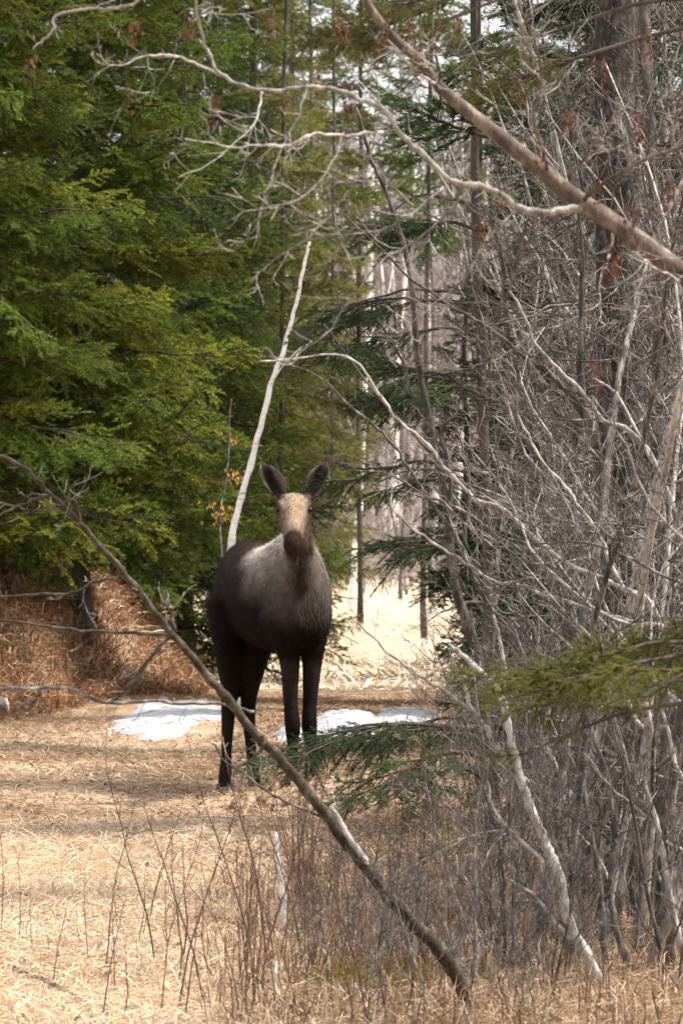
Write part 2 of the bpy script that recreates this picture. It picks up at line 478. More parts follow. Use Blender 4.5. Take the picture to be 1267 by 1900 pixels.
snow_patch(585, 705, 1320, 1388, 2, 'thick white snow patch just behind the front legs of the moose', 0.08)
snow_patch(690, 830, 1312, 1350, 5, 'thin grey snow patch beside the low fir bough and dead grass', 0.04)
snow_patch(512, 566, 1352, 1374, 4, 'small scrap of snow between the legs of the moose', 0.06)

# ------------------------------------------------------------------ moose
CX, CY = -0.42, 30.0
fw = np.array((0.311, -0.950, 0)); lt = np.array((0.950, 0.311, 0))
def B(f, s, z): return np.array((CX, CY, 0)) + f * fw + s * lt + np.array((0, 0, z))

def ring_loft(bm, secs, k=20):
    """secs: list of (centre, axis_u, axis_v) ; capped loft"""
    rings = []
    for c, u, v in secs:
        rings.append([bm.verts.new(c + math.cos(a) * u + math.sin(a) * v) for a in np.linspace(0, 2 * math.pi, k, endpoint=False)])
    for r0, r1 in zip(rings, rings[1:]):
        for i in range(k):
            bm.faces.new((r0[i], r0[(i + 1) % k], r1[(i + 1) % k], r1[i]))
    bm.faces.new(rings[0][::-1]); bm.faces.new(rings[-1])

def limb(bm, pts, rads, k=14, n=5, flat=None):
    """smooth tapered limb with rounded ends; rads (ru, rv)"""
    A = np.array([list(p) + ([r, r] if np.isscalar(r) else list(r)) for p, r in zip(pts, rads)])
    A = smoothline(A, n)
    pts = A[:, :3]; t = np.gradient(pts, axis=0); t /= np.linalg.norm(t, axis=1)[:, None]
    secs = []
    for i in range(len(A)):
        ref = np.array((1.0, 0, 0)) if flat is None else np.asarray(flat, float)
        v = np.cross(t[i], ref); v /= np.linalg.norm(v); u = np.cross(v, t[i])
        secs.append((pts[i], u * A[i, 3], v * A[i, 4]))
    e0 = (pts[0] - t[0] * A[0, 3] * 0.6, secs[0][1] * 0.45, secs[0][2] * 0.45)
    e1 = (pts[-1] + t[-1] * A[-1, 3] * 0.6, secs[-1][1] * 0.45, secs[-1][2] * 0.45)
    ring_loft(bm, [e0] + secs + [e1], k)

bm = bmesh.new()
body = [(-0.74, 1.26, .07, .12), (-0.69, 1.26, .15, .20), (-0.58, 1.25, .205, .275), (-0.42, 1.24, .225, .30), (-0.2, 1.205, .235, .305), (0.0, 1.19, .24, .315),
        (0.22, 1.205, .235, .345), (0.42, 1.225, .215, .365), (0.56, 1.20, .195, .325), (0.67, 1.16, .155, .235), (0.74, 1.14, .10, .14)]
A = smoothline(np.array(body), 4)
ring_loft(bm, [(B(f, 0, z), lt * hw * .93, np.array((0, 0, hh))) for f, z, hw, hh in A], 28)
limb(bm, [B(.28, 0, 1.42), B(.42, 0, 1.44)], [(.10, .14), (.09, .12)])                       # shoulder hump
for s_ in (-1, 1): limb(bm, [B(.34, s_ * .13, 1.44), B(.44, s_ * .165, 1.25), B(.52, s_ * .15, 1.03)], [(.045, .07), (.06, .10), (.05, .07)])   # shoulder blades
# neck, then head turned square to the camera
HX = -0.278
limb(bm, [B(.42, -.02, 1.22), (-.255, 29.46, 1.32), (-.245, 29.33, 1.44), (-.258, 29.22, 1.57), (HX, 29.14, 1.70)],
     [(.185, .25), (.142, .20), (.098, .155), (.086, .13), (.086, .105)])
limb(bm, [(HX, 29.20, 1.735), (HX, 29.10, 1.722), (HX, 29.02, 1.69), (HX, 28.92, 1.625), (HX, 28.82, 1.565), (HX, 28.745, 1.525), (HX, 28.70, 1.495)],
     [(.078, .085), (.100, .10), (.099, .098), (.074, .080), (.056, .068), (.058, .066), (.050, .054)])
limb(bm, [(HX, 28.75, 1.515), (HX, 28.69, 1.465)], [(.050, .045), (.040, .032)])               # overhanging nose
limb(bm, [(HX, 29.02, 1.62), (HX, 28.84, 1.49), (HX, 28.77, 1.445)], [(.058, .05), (.040, .04), (.032, .028)])   # lower jaw
limb(bm, [(HX, 28.90, 1.53), (HX, 28.92, 1.42), (HX + .005, 28.93, 1.36)], [(.028, .03), (.022, .025), (.008, .01)])  # bell
for s in (-1, 1):
    limb(bm, [(HX + s * .085, 29.06, 1.765), (HX + s * .088, 28.99, 1.745)], [.022, .018])   # brow over the eye
    limb(bm, [(HX + s * .05, 29.13, 1.775), (HX + s * .085, 29.14, 1.80)], [.042, .034])    # ear base
# legs
def leg(pts, rads): limb(bm, pts, rads, 14, 5)
def hind(pxs, dy, s):
    t = B(-.50, s * .14, 1.16)
    K = [P(pxs[0], 1215, 30.40 + dy), P(pxs[1], 1275, 30.58 + dy), P(pxs[2], 1318, 30.70 + dy), P(pxs[3], 1390, 30.66 + dy), P(pxs[4], 1438, 30.62 + dy), P(pxs[5], 1466, 30.55 + dy)]
    leg([t] + K, [(.13, .21), (.088, .135), (.058, .075), (.046, .058), (.033, .04), (.042, .045), (.034, .04)])
    return K
def fore(pxs, dy, s):
    t = B(.46, s * .12, 1.12)
    K = [P(pxs[0], 1215, 29.55 + dy), P(pxs[1], 1300, 29.54 + dy), P(pxs[2], 1348, 29.50 + dy), P(pxs[3], 1390, 29.53 + dy), P(pxs[4], 1422, 29.52 + dy), P(pxs[5], 1444, 29.46 + dy)]
    leg([t] + K, [(.11, .17), (.066, .09), (.044, .055), (.048, .056), (.031, .036), (.040, .042), (.034, .04)])
    return K
LEGS = [hind((426, 427, 424, 421, 418, 415), 0.0, -1), hind((474, 464, 461, 466, 471, 474), 0.06, 1),
        fore((536, 539, 543, 543, 545, 546), -0.05, -1), fore((580, 575, 574, 577, 578, 580), 0.03, 1)]
limb(bm, [B(-.74, 0, 1.38), B(-.79, 0, 1.30), B(-.79, 0, 1.22)], [.03, .028, .012])            # stub of a tail
me = bpy.data.meshes.new('moose_raw'); bm.to_mesh(me); bm.free()
raw = bpy.data.objects.new('moose_raw', me); COL.objects.link(raw)
mod = raw.modifiers.new('r', 'REMESH'); mod.mode = 'VOXEL'; mod.voxel_size = 0.013
mod = raw.modifiers.new('s', 'SMOOTH'); mod.factor = 0.5; mod.iterations = 7
dg = bpy.context.evaluated_depsgraph_get()
me2 = bpy.data.meshes.new_from_object(raw.evaluated_get(dg))
bpy.data.objects.remove(raw)
bm = bmesh.new(); bm.from_mesh(me2)
# ears: cupped leaf-shaped shells
def ear(base, tip, out, wid):
    base = np.array(base); tip = np.array(tip); out = np.array(out, float)
    ax = tip - base; L = np.linalg.norm(ax); ax /= L
    wv = np.cross(ax, out); wv /= np.linalg.norm(wv); nv = np.cross(wv, ax)
    prof = [(0, .42), (.12, .62), (.3, .92), (.5, 1.0), (.7, .82), (.86, .5), (.96, .2), (1, .05)]
    grid = []
    for thick in (0, 1):
        g = []
        for t, w in prof:
            row = []
            for s in np.linspace(-1, 1, 9):
                cup = (abs(s) ** 1.8) * .45 * wid * w
                p = base + ax * L * t + wv * (s * wid * w * .5) + nv * cup - nv * (0.016 * thick * (1 - .6 * abs(s)) * max(w, .15))
                row.append(bm.verts.new(p))
            g.append(row)
        grid.append(g)
    for g, flip in ((grid[0], False), (grid[1], True)):
        for a, b_ in zip(g, g[1:]):
            for i in range(8):
                f = (a[i], a[i + 1], b_[i + 1], b_[i]); bm.faces.new(f[::-1] if flip else f)
    for i in (0, 8):
        for k in range(len(prof) - 1):
            bm.faces.new((grid[0][k][i], grid[0][k + 1][i], grid[1][k + 1][i], grid[1][k][i]))
ear((HX - .075, 29.13, 1.785), (-.475, 29.16, 1.995), (.30, -1, .1), .125)
ear((HX + .075, 29.13, 1.785), (-.085, 29.16, 2.00), (.10, -1, .1), .135)
bmesh.ops.recalc_face_normals(bm, faces=bm.faces)
for v in bm.verts: v.co -= Vector((CX, CY, 0.0))
bm.to_mesh(me2); bm.free()
me2.name = 'moose'
nv = len(me2.vertices)
co = np.empty(nv * 3, np.float32); me2.vertices.foreach_get('co', co); co = co.reshape(-1, 3)
no = np.empty(nv * 3, np.float32); me2.vertices.foreach_get('normal', no); no = no.reshape(-1, 3)
W = co + np.array((CX, CY, 0))
def coat(W, no):
    d = W - np.array((CX, CY, 0)); f = d @ fw; s = d @ lt; z = W[:, 2]
    dark = np.array((0.010, 0.007, 0.006)); mid = np.array((0.042, 0.031, 0.027)); grey = np.array((0.27, 0.235, 0.205))
    tan = np.array((0.30, 0.225, 0.16)); muz = np.array((0.030, 0.017, 0.014))
    k = sstep((z - 1.08) / 0.45)[:, None]
    c = dark * (1 - k) + mid * k
    g = (sstep((z - 1.12) / 0.38) * sstep((f + .05) / .3))[:, None]          # greyer shoulders, chest and back
    c = c * (1 - g) + grey * g
    g2 = (sstep((z - .98) / .2) * sstep((f - .45) / .2) * .6)[:, None]
    c = c * (1 - g2) + np.array((0.115, 0.095, 0.082)) * g2
    pb = (sstep((z - 1.34) / .16) * sstep((f + .18) / .15) * sstep((.42 - f) / .15))[:, None]; c = c * (1 - pb) + np.array((.40, .355, .315)) * pb   # pale withers, with light from above put into the coat colour
    rump = (sstep((-.30 - f) / .25) * .75)[:, None]; c = c * (1 - rump) + mid * .55 * rump
    # throat darkened: the head's shadow put into the coat colour
    th = (np.exp(-((W[:, 0] + .25) / .055) ** 2) * sstep((29.5 - W[:, 1]) / .15) * sstep((1.58 - z) / .1) * sstep((z - 1.12) / .15) * .85)[:, None]
    c = c * (1 - th) + np.array((.030, .023, .020)) * th
    head = sstep((29.26 - W[:, 1]) / .06) * sstep((z - 1.40) / .06)
    hd = np.array((.15, .115, .088)) * np.ones_like(c)
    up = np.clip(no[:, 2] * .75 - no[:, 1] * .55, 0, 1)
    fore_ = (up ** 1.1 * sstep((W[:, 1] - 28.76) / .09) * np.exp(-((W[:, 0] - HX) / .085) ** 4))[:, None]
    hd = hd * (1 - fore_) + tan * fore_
    side_ = sstep((np.abs(W[:, 0] - HX) - .062) / .03)[:, None] * .75
    hd = hd * (1 - side_) + np.array((.05, .036, .03)) * side_
    mz = sstep((28.80 - W[:, 1]) / .07)[:, None]
    hd = hd * (1 - mz) + muz * mz
    jaw = (sstep((1.54 - z) / .06) * .7)[:, None]; hd = hd * (1 - jaw) + muz * 1.2 * jaw
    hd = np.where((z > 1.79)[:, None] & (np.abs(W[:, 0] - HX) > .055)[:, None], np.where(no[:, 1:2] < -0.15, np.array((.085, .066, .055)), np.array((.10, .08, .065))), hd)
    for b0, b1 in (((HX - .075, 29.13, 1.785), (-.475, 29.16, 1.995)), ((HX + .075, 29.13, 1.785), (-.085, 29.16, 2.00))):
        b0 = np.array(b0); ax = np.array(b1) - b0; L_ = np.linalg.norm(ax); ax = ax / L_
        r_ = W - b0; t_ = r_ @ ax; e_ = np.linalg.norm((r_ - t_[:, None] * ax)[:, [0, 2]], axis=1) / .06
        on = (z > 1.80) & (t_ > .03) & (np.abs(e_) < 1.3)
        rim = np.clip(sstep((e_ - .45) / .35) + sstep((t_ / L_ - .78) / .2), 0, 1)[:, None]
        hd = np.where(on[:, None], np.array((.022, .017, .014)) * (1 - rim) + np.array((.17, .14, .115)) * rim, hd)
    c = c * (1 - head[:, None]) + hd * head[:, None]
    ls = sstep((.88 - z) / .12)[:, None] * (f > .2)[:, None] * sstep((z - .5) / .3)[:, None] * .5
    c = c * (1 - ls) + np.array((.045, .036, .031)) * ls
    return c
cc = coat(W, no)
a = me2.color_attributes.new('col', 'FLOAT_COLOR', 'POINT')
c4 = np.ones((nv, 4), np.float32); c4[:, :3] = cc; a.data.foreach_set('color', c4.ravel())
me2.materials.clear(); me2.materials.append(M['hide'])
me2.polygons.foreach_set('use_smooth', np.ones(len(me2.polygons), bool))
moose = link('moose', me2); moose.location = (CX, CY, 0)
tag(moose, 'dark brown long legged young moose without antlers standing on the path facing the camera', 'moose')
# short hair
me2.calc_loop_triangles()
nt_ = len(me2.loop_triangles); tri = np.empty(nt_ * 3, np.int32); me2.loop_triangles.foreach_get('vertices', tri); tri = tri.reshape(-1, 3)
p0, p1, p2 = co[tri[:, 0]], co[tri[:, 1]], co[tri[:, 2]]
ar = np.linalg.norm(np.cross(p1 - p0, p2 - p0), axis=1); ar /= ar.sum()
NH = 70000
pick = RNG.choice(nt_, NH, p=ar); u = RNG.random((NH, 2)); fl = u.sum(1) > 1; u[fl] = 1 - u[fl]
hp = p0[pick] + u[:, :1] * (p1[pick] - p0[pick]) + u[:, 1:] * (p2[pick] - p0[pick])
hn = no[tri[pick]].mean(1); hn /= np.linalg.norm(hn, axis=1)[:, None] + 1e-9
hw_ = hp + np.array((CX, CY, 0))
comb = np.broadcast_to(np.array((-.25, .45, -.8)), hn.shape).copy()
hd_ = (hw_[:, 2] > 1.45) & (hw_[:, 1] < 29.3)
comb[hd_] = (0, .7, .4)
comb = comb - hn * (comb * hn).sum(1)[:, None]; comb /= np.linalg.norm(comb, axis=1)[:, None] + 1e-6
dirn = hn * RNG.uniform(.18, .5, (NH, 1)) + comb + RNG.normal(0, .22, (NH, 3)); dirn /= np.linalg.norm(dirn, axis=1)[:, None]
ln = np.where(hw_[:, 2] < .85, .012, .03) * RNG.uniform(.6, 1.3, NH); ln[hd_] *= .5
ln = np.where((hw_[:, 2] > 1.55) & (hw_[:, 1] > 29.3), ln * 1.2, ln)
sd = np.cross(dirn, hn); sd /= np.linalg.norm(sd, axis=1)[:, None] + 1e-6
V = np.stack([hp - sd * .0016, hp + sd * .0016, hp + dirn * ln[:, None]], 1).reshape(-1, 3)
hc = coat(hw_, hn) * RNG.uniform(.65, 1.45, (NH, 1))
fur = link('coat', mesh_np('coat', V, [np.arange(NH * 3).reshape(-1, 3)], M['hide'], np.repeat(hc, 3, 0), True), moose)
tag(fur, kind='stuff')
for s in (-1, 1):
    t = Tubes(); c = np.array((HX + s * .092, 28.995, 1.722)) - (CX, CY, 0)
    zz = np.linspace(-1, 1, 9); t.tube([c + (0, 0.0, q * .017) for q in zz], .019 * np.sqrt(np.clip(1 - zz ** 2, .01, 1)), 10)
    t.build('eye', M['eye'], moose)
for K in LEGS:
    e = K[-1]; g = gz(e[0], e[1])
    h = empty  # each hoof: two cloven toes in one piece
    t = Tubes()
    for s in (-1, 1):
        x0 = e[0] + s * .021
        pp = np.array([(x0, e[1] + .015, e[2] + .03), (x0 + s * .004, e[1] - .015, (e[2] + g) * .5 + .01), (x0 + s * .006, e[1] - .05, g + .012), (x0 + s * .002, e[1] - .075, g + .004)])
        pp = smoothline(pp, 4) - (CX, CY, 0)
        t.tube(pp, np.interp(np.linspace(0, 1, len(pp)), [0, .4, .75, 1], [.024, .03, .031, .012]), 10)
    t.build('hoof', M['hoof'], moose)

# ------------------------------------------------------------------ conifer boughs
def norm(v): return v / (np.linalg.norm(v) + 1e-9)

def bough_mesh(name, L, c_in, c_out, mat_needle, seed, nl=22, needle=0.024, nw=0.0042, lat=0.42, droop=0.22, step=0.006, flat=0.35, wood=True, keep=1.0):
    rs = np.random.default_rng(seed)
    segs = []      # p0, p1, age(0 inner .. 1 tip)
    tw = Tubes()
    n = 12
    s = np.linspace(0, 1, n)
    ax = np.stack([s * L, 0.05 * L * np.sin(s * 3 + rs.random() * 6), -droop * L * s ** 1.5 + 0.10 * L * s ** 4], -1)
    ax[:, 1:] += np.cumsum(rs.normal(0, 0.006 * L, (n, 2)), 0); ax[0] = 0
    tw.tube(ax, np.linspace(0.011, 0.0025, n) * (0.5 + 0.5 * L), 4, (.8, .7, .6))
    for i in range(n - 1):
        if s[i] > 0.3: segs.append((ax[i], ax[i + 1], s[i]))
    for i in range(nl):
        t = 0.10 + 0.88 * (i + 0.5 * rs.random()) / nl
        if rs.random() > keep: continue
        b0 = np.array([np.interp(t, s, ax[:, k]) for k in range(3)])
        sd = 1 if i % 2 else -1
        ll = lat * L * (1 - t) ** 0.7 * (0.55 + 0.45 * min(1, t / 0.25)) * rs.uniform(0.65, 1.2) + 0.04
        ang = math.radians(rs.uniform(42, 62))
        d = np.array((math.cos(ang), sd * math.sin(ang), rs.normal(-0.22, 0.38)))
        m = 6; q = np.linspace(0, 1, m)
        lp = b0 + d * ll * q[:, None] + np.stack([0.12 * ll * q ** 2, 0 * q, -0.16 * ll * q ** 2 + 0.05 * ll * rs.normal() * q], -1)
        tw.tube(lp, np.linspace(0.004, 0.0015, m), 3, (.7, .6, .5))
        for k in range(m - 1):
            if q[k] > 0.12: segs.append((lp[k], lp[k + 1], 0.35 + 0.65 * q[k]))
        ns = max(2, int(ll / 0.045))
        for j in range(ns):
            tt = 0.22 + 0.7 * (j + rs.random() * .6) / ns
            c0 = np.array([np.interp(tt, q, lp[:, k]) for k in range(3)])
            s2 = 1 if j % 2 else -1
            dd = norm(lp[-1] - lp[0]); pv = norm(np.cross((0, 0, 1), dd))
            sl = ll * 0.42 * (1 - tt) * rs.uniform(0.7, 1.2) + 0.025
            e = c0 + (dd * 0.72 + pv * s2 * 0.62 + np.array((0, 0, rs.normal(-0.15, 0.3)))) * sl
            segs.append((c0, e, 0.6 + 0.4 * rs.random()))
    p0 = np.array([a for a, _, _ in segs]); p1 = np.array([b_ for _, b_, _ in segs]); ag = np.array([c for _, _, c in segs])
    ln = np.linalg.norm(p1 - p0, axis=1); cnt = np.maximum(2, (ln / step * 2).astype(int))
    idx = np.repeat(np.arange(len(segs)), cnt); N = len(idx)
    t = rs.random(N)
    pos = p0[idx] + (p1 - p0)[idx] * t[:, None]
    tg = (p1 - p0)[idx] / ln[idx][:, None]
    pv = np.cross(tg, (0, 0, 1.0)); pv /= np.linalg.norm(pv, axis=1)[:, None] + 1e-9
    upv = np.cross(pv, tg)
    phi = np.where(rs.random(N) < .5, 0, np.pi) + rs.normal(0, 0.5 + flat, N)
    out = np.cos(phi)[:, None] * pv + np.abs(np.sin(phi))[:, None] * upv * rs.uniform(.1, 1, (N, 1))
    d = tg * rs.uniform(.35, .85, (N, 1)) + out; d /= np.linalg.norm(d, axis=1)[:, None]
    wv = np.cross(d, rs.normal(size=(N, 3))); wv /= np.linalg.norm(wv, axis=1)[:, None] + 1e-9
    nl_ = needle * rs.uniform(.7, 1.2, (N, 1))
    V = np.stack([pos - wv * nw * .5, pos + wv * nw * .5, pos + d * nl_], 1).reshape(-1, 3)
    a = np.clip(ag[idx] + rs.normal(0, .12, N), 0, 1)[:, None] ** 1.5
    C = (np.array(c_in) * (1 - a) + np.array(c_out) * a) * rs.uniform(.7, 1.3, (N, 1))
    nm = mesh_np(name, V, [np.arange(N * 3).reshape(-1, 3)], mat_needle, np.repeat(C, 3, 0), False)
    return nm, tw.mesh(name + '_wood', M['fir_bark'])

def joined(name, nm, wm):
    """one mesh with needles (slot 0) and woody axis (slot 1)"""
    bm = bmesh.new(); bm.from_mesh(nm); k = len(bm.faces); bm.from_mesh(wm)
    bm.faces.ensure_lookup_table()
    for f in bm.faces[k:]: f.material_index = 1
    me = bpy.data.meshes.new(name); bm.to_mesh(me); bm.free()
    me.materials.append(nm.materials[0]); me.materials.append(wm.materials[0])
    return me

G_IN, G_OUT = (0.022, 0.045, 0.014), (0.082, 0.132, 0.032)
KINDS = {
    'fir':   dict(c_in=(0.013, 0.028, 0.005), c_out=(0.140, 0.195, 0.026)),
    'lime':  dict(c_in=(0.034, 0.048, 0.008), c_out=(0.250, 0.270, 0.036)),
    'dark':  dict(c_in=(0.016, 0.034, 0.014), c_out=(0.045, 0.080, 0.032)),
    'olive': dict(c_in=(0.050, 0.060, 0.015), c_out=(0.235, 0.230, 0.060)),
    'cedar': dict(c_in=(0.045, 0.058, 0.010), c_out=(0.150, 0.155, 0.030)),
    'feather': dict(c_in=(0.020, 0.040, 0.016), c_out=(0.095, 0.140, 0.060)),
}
BOUGHS = {}
sd = 100
for kd, cs in KINDS.items():
    BOUGHS[kd] = {}
    fine = kd in ('cedar', 'feather')
    for Ln in ((0.45, 0.75) if fine else (0.6, 1.1, 1.7)):
        vs_ = []
        for v in range(3 if Ln != 1.7 else 3):
            sd += 1
            nm, wm = bough_mesh(kd, Ln, cs['c_in'], cs['c_out'], M['needle'], sd, nl=int(12 + 11 * Ln), lat=0.46 if Ln < 1 else 0.36,
                                step=(0.0034 if kd == 'cedar' else 0.0042) if fine else (0.0058 if Ln < 1.2 else 0.0065), needle={'cedar': .018, 'feather': .024}.get(kd, 0.032), nw={'cedar': .0032, 'feather': .0042}.get(kd, 0.0075), droop=RNG.uniform(.05, .3))
            vs_.append(joined('bough', nm, wm))
        BOUGHS[kd][Ln] = vs_

def bough_for(kd, length):
    key = min(BOUGHS[kd], key=lambda q: abs(math.log(q / length)))
    return random.choice(BOUGHS[kd][key]), length / key

# bare dead limb
def dead_limb_mesh(seed, L=1.0):
    rs = np.random.default_rng(seed); t = Tubes(); n = 9; s = np.linspace(0, 1, n)
    ax = np.stack([s * L, np.cumsum(rs.normal(0, .02 * L, n)), -.12 * L * s + np.cumsum(rs.normal(0, .02 * L, n))], -1); ax[0] = 0
    t.tube(ax, np.linspace(.011, .003, n), 5, (1.1, 1.05, 1))
    for i in range(14):
        q = rs.uniform(.2, .98); b0 = np.array([np.interp(q, s, ax[:, k]) for k in range(3)])
        ll = .38 * L * (1.05 - q) * rs.uniform(.5, 1.2) + .05
        d = norm(np.array((.6, rs.choice((-1, 1)) * rs.uniform(.4, 1), rs.normal(-.1, .35))))
        pts = b0 + d * ll * np.linspace(0, 1, 5)[:, None] + np.cumsum(rs.normal(0, .012, (5, 3)), 0) * np.linspace(0, 1, 5)[:, None]
        t.tube(pts, np.linspace(.004, .0012, 5), 3, (1.2, 1.15, 1.1))
        for j in range(2):
            b1 = pts[rs.integers(1, 4)]; d1 = norm(d + rs.normal(0, .6, 3)); t.tube(b1 + d1 * ll * .5 * np.linspace(0, 1, 3)[:, None], np.linspace(.0022, .001, 3), 3, (1.2, 1.15, 1.1))
    return t.mesh('dead_limb', M['twig'])
DEAD = [dead_limb_mesh(s) for s in range(4)]

def add_bough(root, kd, z, az, length, pitch=0.0, roll=0.0, x=0, y=0):   # root: the tree, or the limb that carries it
    if kd == 'dead':
        o = link('dead_limb', random.choice(DEAD), root); sc = length
    else:
        me_, sc = bough_for(kd, length)
        o = link('bough', me_, root)
    o.location = (x, y, z)
    o.rotation_euler = (roll, -pitch, az)
    o.scale = (sc, sc, sc)
    return o

def trunk_mesh(H, r0, lean=(0, 0), seed=0, k=10, mat='fir_bark', wob=.05, r1=0.02):
    rs = np.random.default_rng(seed); n = 18; s = np.linspace(0, 1, n)
    pts = np.stack([lean[0] * s ** 1.3 + np.cumsum(rs.normal(0, .01, n)), lean[1] * s ** 1.3 + np.cumsum(rs.normal(0, .01, n)), -0.12 + s * (H + .12)], -1)
    r = r0 * (1 - s) + r1 * s; r[0] *= 1.35
    t = Tubes(); t.tube(pts, r, k, (1, 1, 1), wob)
    return t.mesh('trunk', M[mat]), pts

def conifer(name, px, Y, H, spread, kd, label, group, z0=0.15, dens=14, top_dens=5, seed=0, ztop=6.0, dead_below=0.0, r0=None, kd2=None):
    rs = random.Random(seed); random.seed(seed)
    x = PX(px, Y); root = empty(name, (x, Y, gz(x, Y)))
    tag(root, label, 'tree', group)
    tm, tp = trunk_mesh(H, r0 or 0.006 * H + .012, (rs.uniform(-.15, .15), rs.uniform(-.15, .15)), seed)
    link('trunk', tm, root)
    z = z0; az = rs.random() * 6.28
    while z < H * 0.985:
        d = dens if z < ztop else top_dens
        q = z / H
        L = spread * (1 - q) ** 0.75 * rs.uniform(.68, 1.12) + .12
        az += 2.4 + rs.uniform(-.5, .5)
        xx = float(np.interp(z, tp[:, 2], tp[:, 0])); yy = float(np.interp(z, tp[:, 2], tp[:, 1]))
        k = 'dead' if (z < dead_below and rs.random() < .8) else (kd2 if kd2 and rs.random() < .35 else kd)
        add_bough(root, k, z, az, max(.25, L), rs.uniform(-.38, .15) + .45 * q, rs.uniform(-.7, .7), xx, yy)
        z += rs.uniform(.6, 1.4) / d
    return root

LG = 'firs along the left of the path'
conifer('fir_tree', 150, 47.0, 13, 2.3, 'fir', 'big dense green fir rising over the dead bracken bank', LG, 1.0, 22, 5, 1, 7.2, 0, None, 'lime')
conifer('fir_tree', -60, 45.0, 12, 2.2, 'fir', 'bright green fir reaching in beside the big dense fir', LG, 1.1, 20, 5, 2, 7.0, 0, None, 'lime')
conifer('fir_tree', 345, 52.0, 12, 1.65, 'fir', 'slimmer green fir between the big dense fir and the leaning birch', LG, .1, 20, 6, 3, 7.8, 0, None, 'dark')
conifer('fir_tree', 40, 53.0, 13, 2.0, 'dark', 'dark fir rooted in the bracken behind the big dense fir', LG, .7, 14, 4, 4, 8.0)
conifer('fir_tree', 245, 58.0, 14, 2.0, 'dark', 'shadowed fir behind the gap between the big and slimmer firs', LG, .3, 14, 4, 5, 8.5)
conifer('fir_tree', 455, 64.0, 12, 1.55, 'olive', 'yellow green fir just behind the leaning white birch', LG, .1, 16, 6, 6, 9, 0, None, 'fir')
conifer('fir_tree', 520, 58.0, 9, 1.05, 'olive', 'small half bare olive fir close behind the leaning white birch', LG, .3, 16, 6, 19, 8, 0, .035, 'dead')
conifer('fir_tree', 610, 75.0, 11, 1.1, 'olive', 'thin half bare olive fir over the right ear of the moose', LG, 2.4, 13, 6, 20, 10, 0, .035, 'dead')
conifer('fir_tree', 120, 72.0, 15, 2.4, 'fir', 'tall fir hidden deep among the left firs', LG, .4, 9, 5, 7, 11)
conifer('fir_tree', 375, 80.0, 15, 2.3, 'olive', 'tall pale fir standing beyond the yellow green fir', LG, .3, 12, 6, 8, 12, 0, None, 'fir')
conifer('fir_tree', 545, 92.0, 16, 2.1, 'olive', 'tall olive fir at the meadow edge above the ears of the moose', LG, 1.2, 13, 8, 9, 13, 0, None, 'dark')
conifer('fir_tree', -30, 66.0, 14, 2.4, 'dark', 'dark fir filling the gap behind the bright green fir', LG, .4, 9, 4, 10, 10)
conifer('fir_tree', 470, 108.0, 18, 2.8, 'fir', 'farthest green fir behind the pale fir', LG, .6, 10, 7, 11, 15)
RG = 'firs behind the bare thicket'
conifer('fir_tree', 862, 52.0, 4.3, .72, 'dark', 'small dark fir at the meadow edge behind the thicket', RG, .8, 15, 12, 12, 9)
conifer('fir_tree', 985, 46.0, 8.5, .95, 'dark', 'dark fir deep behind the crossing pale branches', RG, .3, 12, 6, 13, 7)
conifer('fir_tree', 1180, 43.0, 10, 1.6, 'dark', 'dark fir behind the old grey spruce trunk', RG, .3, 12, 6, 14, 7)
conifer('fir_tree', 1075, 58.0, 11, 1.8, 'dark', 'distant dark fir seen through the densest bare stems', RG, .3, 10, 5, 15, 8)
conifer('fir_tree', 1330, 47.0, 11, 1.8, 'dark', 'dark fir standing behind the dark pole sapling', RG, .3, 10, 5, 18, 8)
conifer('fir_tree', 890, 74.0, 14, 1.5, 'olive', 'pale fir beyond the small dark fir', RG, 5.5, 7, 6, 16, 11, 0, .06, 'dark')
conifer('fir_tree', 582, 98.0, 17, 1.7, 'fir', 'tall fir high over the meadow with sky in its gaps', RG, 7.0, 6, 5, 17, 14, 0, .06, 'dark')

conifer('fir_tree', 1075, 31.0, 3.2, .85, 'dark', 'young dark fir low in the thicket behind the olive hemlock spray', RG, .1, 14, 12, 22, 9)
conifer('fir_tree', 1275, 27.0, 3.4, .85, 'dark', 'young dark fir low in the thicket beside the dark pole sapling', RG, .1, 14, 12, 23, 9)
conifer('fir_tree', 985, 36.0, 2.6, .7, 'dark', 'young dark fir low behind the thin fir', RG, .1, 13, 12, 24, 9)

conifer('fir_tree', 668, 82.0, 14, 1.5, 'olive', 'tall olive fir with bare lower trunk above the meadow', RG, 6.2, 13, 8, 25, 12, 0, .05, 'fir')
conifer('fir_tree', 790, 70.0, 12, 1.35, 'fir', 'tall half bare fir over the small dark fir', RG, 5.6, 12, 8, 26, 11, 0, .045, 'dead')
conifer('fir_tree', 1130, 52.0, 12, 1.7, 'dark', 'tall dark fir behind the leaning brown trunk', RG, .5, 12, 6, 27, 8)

conifer('fir_tree', 1475, 36.5, 12, 1.7, 'dark', 'tall dark fir added right of the view to shade the snow', RG, 1.2, 11, 9, 28, 9)  # added beside the view so its shadow crosses path and snow
conifer('fir_tree', 1530, 31.0, 11, 1.6, 'dark', 'tall dark fir added right of the view to shade the moose', RG, 1.2, 9, 7, 29, 9)  # second fir added out there for its shade on the moose

